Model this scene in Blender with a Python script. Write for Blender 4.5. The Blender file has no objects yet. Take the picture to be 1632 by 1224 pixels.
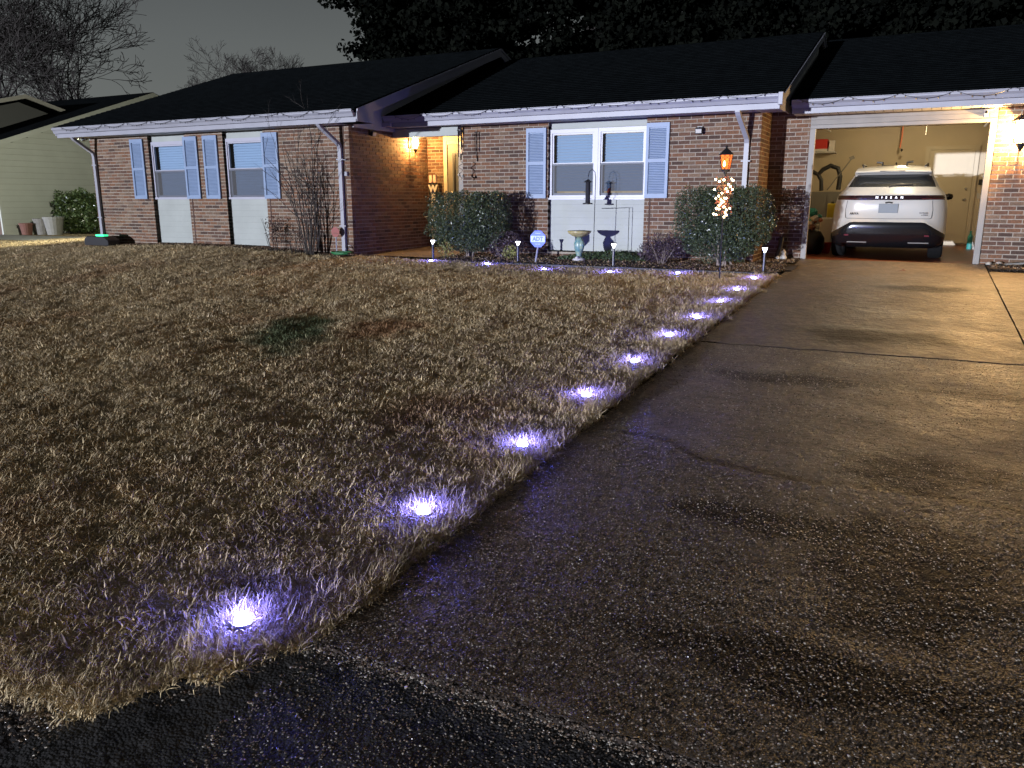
import bpy, math, random
import numpy as np
from mathutils import Vector, Matrix, noise as mnoise
random.seed(7); np.random.seed(7)
sc = bpy.context.scene
COL = sc.collection
R_ = math.radians

# ------------------------------------------------------------------ camera
cam_d = bpy.data.cameras.new('camera'); cam = bpy.data.objects.new('camera', cam_d); COL.objects.link(cam)
cam.location = (0, 0, 0.976); cam.rotation_euler = (R_(90-13.055), R_(0.05), R_(26.951))
cam_d.sensor_width = 36; cam_d.lens = 36*1263.5/1632; cam_d.clip_start = .05; cam_d.clip_end = 600
sc.camera = cam

# ------------------------------------------------------------------ world (overcast night glow) and the one sun
SUN_AZ, SUN_EL = math.atan2(.29, 1.0), R_(1.2)        # low light from the front left, behind the camera
w = bpy.data.worlds.new("World"); sc.world = w; w.use_nodes = True
nt = w.node_tree; nt.nodes.clear()
out = nt.nodes.new('ShaderNodeOutputWorld'); bg = nt.nodes.new('ShaderNodeBackground')
sky = nt.nodes.new('ShaderNodeTexSky'); sky.sky_type = 'NISHITA'; sky.sun_disc = False
sky.sun_elevation = SUN_EL; sky.sun_rotation = math.pi + SUN_AZ
b2 = nt.nodes.new('ShaderNodeBackground'); add = nt.nodes.new('ShaderNodeAddShader')
bg.inputs['Strength'].default_value = 0.0025
nt.links.new(sky.outputs[0], bg.inputs['Color'])
tc = nt.nodes.new('ShaderNodeTexCoord'); sp = nt.nodes.new('ShaderNodeSeparateXYZ'); nt.links.new(tc.outputs['Generated'], sp.inputs[0])
rp = nt.nodes.new('ShaderNodeValToRGB'); nt.links.new(sp.outputs['Z'], rp.inputs['Fac'])
rp.color_ramp.elements[0].position = 0.0; rp.color_ramp.elements[0].color = (.105, .112, .106, 1)
rp.color_ramp.elements[1].position = 0.55; rp.color_ramp.elements[1].color = (.012, .013, .016, 1)
e = rp.color_ramp.elements.new(0.17); e.color = (.080, .087, .087, 1)
e = rp.color_ramp.elements.new(0.30); e.color = (.040, .044, .048, 1)
ns = nt.nodes.new('ShaderNodeTexNoise'); ns.inputs['Scale'].default_value = 2.2; nt.links.new(tc.outputs['Generated'], ns.inputs['Vector'])
mr = nt.nodes.new('ShaderNodeMapRange'); mr.inputs['To Min'].default_value = .95; mr.inputs['To Max'].default_value = 1.45
nt.links.new(ns.outputs[0], mr.inputs['Value'])
nt.links.new(rp.outputs[0], b2.inputs['Color']); nt.links.new(mr.outputs[0], b2.inputs['Strength'])
nt.links.new(bg.outputs[0], add.inputs[0]); nt.links.new(b2.outputs[0], add.inputs[1]); nt.links.new(add.outputs[0], out.inputs[0])
sd = bpy.data.lights.new('sun', 'SUN'); sun = bpy.data.objects.new('sun', sd); COL.objects.link(sun)
sd.energy = 4.3; sd.angle = R_(.6); sd.color = (.80, .84, 1.0)
sdir = Vector((math.sin(SUN_AZ)*math.cos(SUN_EL), math.cos(SUN_AZ)*math.cos(SUN_EL), -math.sin(SUN_EL)))
sun.rotation_euler = sdir.to_track_quat('-Z', 'Y').to_euler()
vs = sc.view_settings; vs.view_transform = 'Standard'; vs.look = 'None'; vs.gamma = 1; vs.exposure = 0.32; vs.use_curve_mapping = False
cy = sc.cycles; cy.use_denoising = True; cy.max_bounces = 6; cy.transparent_max_bounces = 12; cy.sample_clamp_indirect = 3
try: cy.denoiser = 'OPENIMAGEDENOISE'
except Exception: pass
P_GARAGE, P_SCONCE, P_INSIDE, P_LED, P_FLOOD = 420, 140, 105, 15, 480

# ------------------------------------------------------------------ materials
MATS = {}
def mat(name, col, rough=.7, metal=0, spec=.5, noise=None, bump=None, emit=None, alt=None, coat=0, trans=None, extra=None):
    """noise=(scale, amount) varies the brightness; alt=second colour; bump=(scale, strength, distance)"""
    if name in MATS: return MATS[name]
    m = bpy.data.materials.new(name); m.use_nodes = True; MATS[name] = m
    n = m.node_tree; p = n.nodes['Principled BSDF']
    p.inputs['Base Color'].default_value = (*col, 1); p.inputs['Roughness'].default_value = rough
    p.inputs['Metallic'].default_value = metal; p.inputs['Specular IOR Level'].default_value = spec
    p.inputs['Coat Weight'].default_value = coat
    m.diffuse_color = (*col, 1)
    geo = n.nodes.new('ShaderNodeNewGeometry')
    if noise or alt:
        s, a = noise if noise else (6, .3)
        t = n.nodes.new('ShaderNodeTexNoise'); t.inputs['Scale'].default_value = s; t.inputs['Detail'].default_value = 6
        n.links.new(geo.outputs['Position'], t.inputs['Vector'])
        r = n.nodes.new('ShaderNodeMapRange'); r.inputs['From Min'].default_value = .3; r.inputs['From Max'].default_value = .7
        n.links.new(t.outputs[0], r.inputs['Value'])
        mx = n.nodes.new('ShaderNodeMix'); mx.data_type = 'RGBA'
        c2 = alt if alt else tuple(c*(1-a) for c in col)
        mx.inputs[6].default_value = (*col, 1); mx.inputs[7].default_value = (*c2, 1)
        n.links.new(r.outputs[0], mx.inputs[0]); n.links.new(mx.outputs[2], p.inputs['Base Color'])
    if bump:
        t = n.nodes.new('ShaderNodeTexNoise'); t.inputs['Scale'].default_value = bump[0]; t.inputs['Detail'].default_value = 5
        n.links.new(geo.outputs['Position'], t.inputs['Vector'])
        b = n.nodes.new('ShaderNodeBump'); b.inputs['Strength'].default_value = bump[1]; b.inputs['Distance'].default_value = bump[2]
        n.links.new(t.outputs[0], b.inputs['Height']); n.links.new(b.outputs[0], p.inputs['Normal'])
    if emit:
        p.inputs['Emission Color'].default_value = (*emit[0], 1); p.inputs['Emission Strength'].default_value = emit[1]
    return m

BR = [(.150,.078,.048), (.190,.096,.054), (.115,.065,.045), (.170,.110,.072), (.080,.049,.036), (.215,.138,.090)]
brick_m = [mat('brick_%s' % n, c, .85, spec=.25, noise=(38, .45), bump=(90, .5, .004)) for n, c in
           zip(('red', 'orange', 'umber', 'tan', 'dark', 'buff'), BR)]
M = dict(
 mortar=mat('mortar', (.34,.295,.235), .95, spec=.2, noise=(14,.35), bump=(60,.5,.004)),
 white=mat('white_painted_aluminium', (.27,.27,.30), .45, noise=(3,.14), bump=(5,.1,.01)),
 cream=mat('cream_siding', (.30,.32,.29), .55, noise=(2.2,.16), bump=(8,.12,.006)),
 shutter=mat('blue_grey_shutter', (.17,.235,.35), .5, noise=(6,.12)),
 frame=mat('white_window_frame', (.33,.33,.38), .4, noise=(5,.08)),
 soffit=mat('white_soffit', (.45,.45,.42), .6, noise=(4,.12)),
 shingle=mat('charcoal_shingle', (.0048,.0062,.0068), 1, spec=.02, noise=(5,.5), bump=(30,.8,.02)),
 black=mat('black_plastic', (.012,.012,.014), .4),
 iron=mat('black_iron', (.02,.02,.022), .45, metal=.3, noise=(30,.4)),
 dark=mat('dark_interior', (.012,.012,.015), .9),
 blind=mat('white_blind', (.27,.36,.48), .6),
 tan=mat('tan_garage_paint', (.50,.42,.29), .75, noise=(1.5,.12), bump=(30,.15,.003)),
 tandoor=mat('tan_door_paint', (.50,.43,.30), .5, noise=(2,.08)),
 palewhite=mat('pale_white_paint', (.46,.44,.40), .6),
 redfloor=mat('red_painted_concrete', (.20,.055,.025), .35, noise=(3,.5), bump=(20,.2,.004)),
 trimtan=mat('cream_door_trim', (.62,.56,.44), .5),
 bark=mat('grey_bark', (.045,.038,.032), .95, noise=(12,.5)),
 palebark=mat('pale_bark', (.24,.19,.14), .9, noise=(20,.4)),
 soil=mat('dark_soil', (.04,.028,.02), 1, noise=(9,.6), bump=(30,1,.03)),
 steel=mat('brushed_metal', (.5,.5,.5), .3, metal=1),
 copper=mat('copper_cord', (.5,.17,.09), .5),
 terracotta=mat('terracotta', (.17,.075,.055), .85, noise=(12,.3)),
 greypot=mat('grey_pot', (.17,.16,.14), .85, noise=(12,.3)),
 palepot=mat('pale_pot', (.22,.215,.19), .8, noise=(12,.2)),
 stone=mat('pale_stone', (.45,.42,.36), .85, noise=(20,.4)),
 carpaint=mat('white_car_paint', (.42,.41,.37), .28, coat=.6),
 carblack=mat('gloss_black_trim', (.006,.006,.007), .16),
 matblack=mat('matt_black_trim', (.012,.012,.012), .6),
 tyre=mat('tyre_rubber', (.006,.006,.006), .9, spec=.2),
 tail=mat('dark_red_lens', (.014,.005,.007), .15),
 glassdark=mat('dark_car_glass', (.02,.022,.022), .06, spec=.8),
 plate=mat('licence_plate_grey', (.12,.14,.15), .5),
 badge=mat('silver_lettering', (.75,.75,.75), .35, metal=.4),
 red=mat('bright_red_plastic', (.55,.03,.02), .5),
 teal=mat('teal_plastic', (.03,.25,.22), .5),
 yellow=mat('yellow_plastic', (.6,.45,.03), .5),
 green=mat('green_hose', (.02,.16,.05), .5),
 paper=mat('white_paper', (.65,.62,.56), .7),
 greyplastic=mat('grey_plastic', (.15,.14,.12), .6),
 bluesign=mat('blue_sign', (.03,.10,.75), .45),
 bluelight=mat('light_blue_print', (.45,.55,.95), .5),
 redsign=mat('red_sign', (.20,.03,.02), .5),
 concrete=mat('tan_concrete', (.25,.205,.16), .9, noise=(6,.35), bump=(60,.6,.006)),
 padconcrete=mat('pale_concrete', (.48,.48,.43), .9, noise=(4,.25), bump=(60,.6,.006)),
 leafdead=mat('dead_leaves', (.30,.20,.11), .9, noise=(7,.6)),
 ceramic=mat('patterned_ceramic', (.30,.36,.22), .35, alt=(.05,.18,.22), noise=(16,.5)),
 bowlm=mat('ochre_ceramic', (.50,.42,.18), .4, noise=(16,.5)),
 ledwhite=mat('led_lens', (.9,.9,1), .3, emit=((.50,.52,1.0), 30)),
 pathlens=mat('path_light_lens', (.9,.9,.9), .3, emit=((.92,.97,1.0), 9)),
 amber=mat('amber_lantern_glass', (.6,.12,.02), .3, emit=((1.0,.20,.03), 1.1)),
 flame=mat('lantern_flame', (1,.7,.3), .3, emit=((1.0,.62,.22), 14)),
 bulb=mat('warm_string_bulb', (1,.9,.7), .3, emit=((1.0,.80,.46), 16)),
 garbulb=mat('garage_lamp_glass', (1,.9,.7), .3, emit=((1.0,.80,.45), 30)),
 sconceg=mat('sconce_glass', (1,.9,.7), .3, emit=((1.0,.70,.27), 7)),
 tube=mat('ceiling_lamp', (1,.9,.8), .3, emit=((1.0,.84,.55), 9)),
 greenled=mat('green_led_lens', (.1,.9,.4), .3, emit=((.04,.9,.36), 1.0)),
 floodlens=mat('flood_lamp_lens', (.8,.85,.75), .2, emit=((.85,1.0,.78), .9)),
 roomglow=mat('lit_room', (.4,.3,.2), .8, emit=((1.0,.72,.36), .45)),
)
def leaf_mat(name, c1, c2, rough=.45, transl=.25):
    m = bpy.data.materials.new(name); m.use_nodes = True; n = m.node_tree; p = n.nodes['Principled BSDF']
    g = n.nodes.new('ShaderNodeNewGeometry'); mx = n.nodes.new('ShaderNodeMix'); mx.data_type = 'RGBA'
    mx.inputs[6].default_value = (*c1, 1); mx.inputs[7].default_value = (*c2, 1)
    n.links.new(g.outputs['Random Per Island'], mx.inputs[0]); n.links.new(mx.outputs[2], p.inputs['Base Color'])
    p.inputs['Roughness'].default_value = rough; p.inputs['Specular IOR Level'].default_value = .4
    m.diffuse_color = (*c1, 1); return m
M['box_leaf'] = leaf_mat('boxwood_leaf', (.028,.042,.022), (.075,.095,.045), .33)
M['nb_leaf'] = leaf_mat('laurel_leaf', (.022,.04,.013), (.075,.10,.035), .3)
M['azalea_leaf'] = leaf_mat('azalea_leaf', (.045,.03,.04), (.09,.06,.06), .5)
M['dead_shrub_leaf'] = leaf_mat('brown_shrub_leaf', (.05,.032,.025), (.09,.055,.04), .6)
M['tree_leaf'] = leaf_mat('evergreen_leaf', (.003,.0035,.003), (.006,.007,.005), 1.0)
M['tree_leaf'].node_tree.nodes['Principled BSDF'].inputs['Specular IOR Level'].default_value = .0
M['cover_leaf'] = leaf_mat('ground_cover_leaf', (.03,.06,.02), (.07,.10,.04), .5)
M['yellow_leaf'] = leaf_mat('yellow_green_leaf', (.12,.14,.03), (.28,.26,.08), .5)
M['garland'] = leaf_mat('garland_leaf', (.05,.09,.03), (.45,.12,.08), .5)

def glass_mat(name, tint, refl=.5, rough=.02, alpha=.9):
    m = bpy.data.materials.new(name); m.use_nodes = True; n = m.node_tree; n.nodes.clear()
    o = n.nodes.new('ShaderNodeOutputMaterial'); t = n.nodes.new('ShaderNodeBsdfTransparent'); g = n.nodes.new('ShaderNodeBsdfGlossy')
    mx = n.nodes.new('ShaderNodeMixShader'); lw = n.nodes.new('ShaderNodeFresnel'); lw.inputs['IOR'].default_value = 1.5
    t.inputs[0].default_value = (*tint, 1); g.inputs['Roughness'].default_value = rough
    n.links.new(lw.outputs[0], mx.inputs[0]); n.links.new(t.outputs[0], mx.inputs[1]); n.links.new(g.outputs[0], mx.inputs[2])
    n.links.new(mx.outputs[0], o.inputs[0]); m.use_transparent_shadow = True; return m
M['pane'] = glass_mat('window_glass', (.86,.9,.92))
def glow_glass(name, col, e):
    m = bpy.data.materials.new(name); m.use_nodes = True; n = m.node_tree; n.nodes.clear()
    o = n.nodes.new('ShaderNodeOutputMaterial'); t = n.nodes.new('ShaderNodeBsdfTransparent'); g = n.nodes.new('ShaderNodeEmission'); a = n.nodes.new('ShaderNodeAddShader')
    g.inputs['Color'].default_value = (*col, 1); g.inputs['Strength'].default_value = e; t.inputs[0].default_value = (.85,.82,.75,1)
    n.links.new(t.outputs[0], a.inputs[0]); n.links.new(g.outputs[0], a.inputs[1]); n.links.new(a.outputs[0], o.inputs[0]); m.use_transparent_shadow = True; return m
M['garbulb'] = glow_glass('garage_lantern_glass', (1.0,.80,.45), 30); M['sconceg'] = glow_glass('porch_lantern_glass', (1.0,.68,.26), 3.2)
M['screen'] = glass_mat('insect_screen_mesh', (.42,.44,.47), rough=.6)
M['lampglass'] = glass_mat('lamp_glass', (.95,.93,.88))

# ------------------------------------------------------------------ object helpers
ORG = {}
def link(o, parent=None):
    COL.objects.link(o)
    if parent is not None: o.parent = parent
    return o
def tag(o, label=None, cat=None, group=None, kind=None):
    if label: o['label'] = label
    if cat: o['category'] = cat
    if group: o['group'] = group
    if kind: o['kind'] = kind
    return o
def thing(name, label, cat, loc=(0,0,0), group=None):
    o = bpy.data.objects.new(name, None); o.empty_display_size = .1
    COL.objects.link(o); o.location = loc; ORG[o] = Vector(loc)
    return tag(o, label, cat, group)
def org_of(o):
    while o.parent is not None: o = o.parent
    return ORG.get(o, Vector((0,0,0)))
def mesh_from(name, V, F, mats, idx=None, smooth=False):
    me = bpy.data.meshes.new(name)
    V = np.asarray(V, dtype=np.float32)
    me.from_pydata([tuple(v) for v in V.tolist()], [], F)
    for m in (mats if isinstance(mats, (list, tuple)) else [mats]): me.materials.append(m)
    if idx is not None: me.polygons.foreach_set('material_index', np.asarray(idx, dtype=np.int32))
    if smooth: me.polygons.foreach_set('use_smooth', np.ones(len(me.polygons), dtype=bool))
    me.update(); return me
class MB:
    def __init__(s): s.v = []; s.f = []; s.mi = []; s.cur = 0
    def add(s, V, F):
        b = len(s.v); s.v += [tuple(p) for p in V]; s.f += [tuple(i+b for i in f) for f in F]; s.mi += [s.cur]*len(F); return s
    def box(s, x0,x1,y0,y1,z0,z1):
        V = [(x0,y0,z0),(x1,y0,z0),(x1,y1,z0),(x0,y1,z0),(x0,y0,z1),(x1,y0,z1),(x1,y1,z1),(x0,y1,z1)]
        return s.add(V, [(0,3,2,1),(4,5,6,7),(0,1,5,4),(1,2,6,5),(2,3,7,6),(3,0,4,7)])
    def obox(s, c, ax, ay, az):     # centre and three half-axis vectors
        c, ax, ay, az = map(Vector, (c, ax, ay, az))
        V = [c+a*ax+b*ay+d*az for d in (-1,1) for a, b in ((-1,-1),(1,-1),(1,1),(-1,1))]
        return s.add(V, [(0,3,2,1),(4,5,6,7),(0,1,5,4),(1,2,6,5),(2,3,7,6),(3,0,4,7)])
    def prism(s, poly, n):          # poly: list of points, n: extrusion vector
        k = len(poly); n = Vector(n); P = [Vector(p) for p in poly]
        V = P+[p+n for p in P]
        F = [tuple(range(k))[::-1], tuple(range(k, 2*k))]+[(i, (i+1)%k, k+(i+1)%k, k+i) for i in range(k)]
        return s.add(V, F)
    def tube(s, pts, rad, n=6, cap=True):
        pts = [Vector(p) for p in pts]; k = len(pts)
        rr = rad if isinstance(rad, (list, tuple)) else [rad]*k
        V = []; up = None
        for i, p in enumerate(pts):
            d = (pts[min(i+1,k-1)]-pts[max(i-1,0)]).normalized()
            a = d.cross(Vector((0,0,1)) if abs(d.z) < .95 else Vector((1,0,0))).normalized()
            if up is not None:
                a2 = (up - d*up.dot(d))
                if a2.length > 1e-4: a = a2.normalized()
            up = a; b = d.cross(a)
            for j in range(n):
                t = 2*math.pi*j/n; V.append(p+(a*math.cos(t)+b*math.sin(t))*rr[i])
        F = [(i*n+j, i*n+(j+1)%n, (i+1)*n+(j+1)%n, (i+1)*n+j) for i in range(k-1) for j in range(n)]
        if cap: F += [tuple(range(n))[::-1], tuple(range((k-1)*n, k*n))]
        return s.add(V, F)
    def rect_tube(s, pts, hw, hd, side):   # rectangular section swept along pts; side = constant width direction
        side = Vector(side).normalized(); pts = [Vector(p) for p in pts]; k = len(pts); V = []
        for i, p in enumerate(pts):
            d = (pts[min(i+1,k-1)]-pts[max(i-1,0)]).normalized(); o = d.cross(side).normalized()
            for a, b in ((-1,-1),(1,-1),(1,1),(-1,1)): V.append(p+side*a*hw+o*b*hd)
        F = [(i*4+j, i*4+(j+1)%4, (i+1)*4+(j+1)%4, (i+1)*4+j) for i in range(k-1) for j in range(4)]
        return s.add(V, F+[(3,2,1,0), tuple(range((k-1)*4, k*4))])
    def lathe(s, prof, c, n=20, axis='z'):
        c = Vector(c); V = []
        for r, h in prof:
            for j in range(n):
                t = 2*math.pi*j/n; q = (r*math.cos(t), r*math.sin(t), h)
                if axis == 'y': q = (q[0], q[2], q[1])
                if axis == 'x': q = (q[2], q[0], q[1])
                V.append(c+Vector(q))
        k = len(prof)
        F = [(i*n+j, i*n+(j+1)%n, (i+1)*n+(j+1)%n, (i+1)*n+j) for i in range(k-1) for j in range(n)]
        return s.add(V, F+[tuple(range(n))[::-1], tuple(range((k-1)*n, k*n))])
    def build(s, name, mats, parent=None, smooth=False, bevel=0, label=None, kind=None, loc=None):
        if parent is not None: off = org_of(parent)
        elif loc is not None: off = Vector(loc)
        else: off = Vector((0,0,0))
        V = np.array([tuple(v) for v in s.v], dtype=np.float64).reshape(-1,3)-np.array(off)
        me = mesh_from(name, V, s.f, mats, s.mi, smooth)
        o = bpy.data.objects.new(name, me); link(o, parent)
        if parent is None and loc is not None: o.location = off
        if parent is None: ORG[o] = Vector(off)
        if bevel:
            b = o.modifiers.new('bevel', 'BEVEL'); b.width = bevel; b.segments = 1; b.limit_method = 'ANGLE'
        if label: o['label'] = label
        if kind: o['kind'] = kind
        return o
def light(name, kind, loc, power, color, parent=None, size=.03, **kw):
    d = bpy.data.lights.new(name, kind); d.energy = power; d.color = color
    if kind != 'SUN': d.shadow_soft_size = size
    for k, v in kw.items():
        if k not in ('direction',): setattr(d, k, v)
    o = bpy.data.objects.new(name, d); link(o, parent); o.location = Vector(loc)-(org_of(parent) if parent else Vector((0,0,0)))
    if 'direction' in kw: o.rotation_euler = Vector(kw['direction']).to_track_quat('-Z', 'Y').to_euler()
    return o
def text_mesh(body, size, mt, parent, loc, rot, extrude=.003, name='lettering', align='CENTER', bold=0, space=1):
    cu = bpy.data.curves.new(name, 'FONT'); cu.body = body; cu.size = size; cu.extrude = extrude
    cu.align_x = align; cu.align_y = 'CENTER'; cu.offset = bold; cu.space_character = space; cu.resolution_u = 2
    t = bpy.data.objects.new(name, cu); COL.objects.link(t)
    dg = bpy.context.evaluated_depsgraph_get(); me = bpy.data.meshes.new_from_object(t.evaluated_get(dg))
    bpy.data.objects.remove(t)
    me.materials.clear(); me.materials.append(mt)
    o = bpy.data.objects.new(name, me); link(o, parent)
    o.location = Vector(loc)-org_of(parent); o.rotation_euler = rot
    return o

# ------------------------------------------------------------------ ground shape
S = .0465
def G(y): return -.02-S*max(0, 14.76-y)
def sstep(a, b, x): t = min(1, max(0, (x-a)/(b-a))); return t*t*(3-2*t)
def lawn_z(x, y):
    z = G(y)+.18*math.exp(-((x+13.5)/4.5)**2)*sstep(5, 12, y)
    if x < -19: z -= .12*sstep(-19, -24, x)
    z += .012*mnoise.noise(Vector((x*1.3, y*1.3, 0)))+.03*mnoise.noise(Vector((x*.35, y*.35, 3)))
    z += .02*sstep(-2.6, -1.95, x)
    return z

def grid_mesh(name, xs, ys, zf, mt, kind=None, parent=None, smooth=True, keep=None):
    V = [(x, y, zf(x, y)) for y in ys for x in xs]; n = len(xs)
    F = []
    for j in range(len(ys)-1):
        for i in range(n-1):
            if keep is None or keep((xs[i]+xs[i+1])/2, (ys[j]+ys[j+1])/2): F.append((j*n+i, j*n+i+1, (j+1)*n+i+1, (j+1)*n+i))
    mb = MB(); mb.add(V, F); return mb.build(name, mt, parent, smooth=smooth, kind=kind)

# lawn soil colours: dormant thatch with a green patch and an orange-brown one
def lawn_material(name, blade):
    m = bpy.data.materials.new(name); m.use_nodes = True; n = m.node_tree; p = n.nodes['Principled BSDF']
    g = n.nodes.new('ShaderNodeNewGeometry')
    def noise(sc_, det=4):
        t = n.nodes.new('ShaderNodeTexNoise'); t.inputs['Scale'].default_value = sc_; t.inputs['Detail'].default_value = det
        n.links.new(g.outputs['Position'], t.inputs['Vector']); return t.outputs[0]
    def mr(v, a, b, c=0, d=1):
        r = n.nodes.new('ShaderNodeMapRange'); r.inputs['From Min'].default_value = a; r.inputs['From Max'].default_value = b
        r.inputs['To Min'].default_value = c; r.inputs['To Max'].default_value = d
        n.links.new(v, r.inputs['Value']); return r.outputs[0]
    def mix(f, a, b):
        x = n.nodes.new('ShaderNodeMix'); x.data_type = 'RGBA'
        if isinstance(f, float): x.inputs[0].default_value = f
        else: n.links.new(f, x.inputs[0])
        for i, c in ((6, a), (7, b)):
            if isinstance(c, tuple): x.inputs[i].default_value = (*c, 1)
            else: n.links.new(c, x.inputs[i])
        return x.outputs[2]
    k = 1.0 if blade else .8
    sc3 = lambda c: tuple(v*k for v in c)
    base = mix(mr(noise(1.1), .38, .62), sc3((.74,.58,.32)), sc3((.60,.46,.255)))
    base = mix(mr(noise(.7, 3), .55, .68), base, sc3((.56,.38,.20)))
    if blade:
        oi = n.nodes.new('ShaderNodeObjectInfo')
        rnd = n.nodes.new('ShaderNodeNewGeometry').outputs['Random Per Island']
        base = mix(mr(rnd, .72, 1), base, (.24,.175,.115))
        base = mix(mr(oi.outputs['Random'], .7, 1.0, 0, .6), base, (.78,.66,.45))
        base = mix(mr(rnd, .0, .12, .7, 0), base, (.12,.14,.07))
    def blob(cx, cy_, rx, ry, rot=0):
        mp = n.nodes.new('ShaderNodeMapping'); mp.vector_type = 'TEXTURE'
        mp.inputs['Location'].default_value = (cx, cy_, 0); mp.inputs['Scale'].default_value = (rx, ry, 50); mp.inputs['Rotation'].default_value = (0,0,rot)
        n.links.new(g.outputs['Position'], mp.inputs['Vector'])
        l = n.nodes.new('ShaderNodeVectorMath'); l.operation = 'LENGTH'; n.links.new(mp.outputs[0], l.inputs[0])
        nz = n.nodes.new('ShaderNodeMath'); nz.operation = 'MULTIPLY_ADD'; n.links.new(noise(2.6, 3), nz.inputs[0]); nz.inputs[1].default_value = 1.6
        n.links.new(l.outputs['Value'], nz.inputs[2]); return nz.outputs[0]
    base = mix(mr(blob(-5.9, 6.4, .45, 1.15, .6), 1.35, 1.95, .95, 0), base, sc3((.12,.155,.075)))
    base = mix(mr(blob(-5.1, 7.0, .5, .6), 1.3, 1.9, .75, 0), base, sc3((.36,.18,.08)))
    base = mix(mr(blob(-3.1, 4.6, .35, .5), 1.2, 1.9, .6, 0), base, sc3((.25,.12,.07)))
    n.links.new(base, p.inputs['Base Color']); p.inputs['Roughness'].default_value = .75; p.inputs['Specular IOR Level'].default_value = .25
    if not blade:
        b = n.nodes.new('ShaderNodeBump'); b.inputs['Strength'].default_value = 1; b.inputs['Distance'].default_value = .03
        n.links.new(noise(70, 6), b.inputs['Height']); n.links.new(b.outputs[0], p.inputs['Normal'])
    m.diffuse_color = (.25,.2,.13,1); return m
M['thatch'] = lawn_material('lawn_thatch', False); M['blade'] = lawn_material('dry_grass_blade', True)

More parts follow.
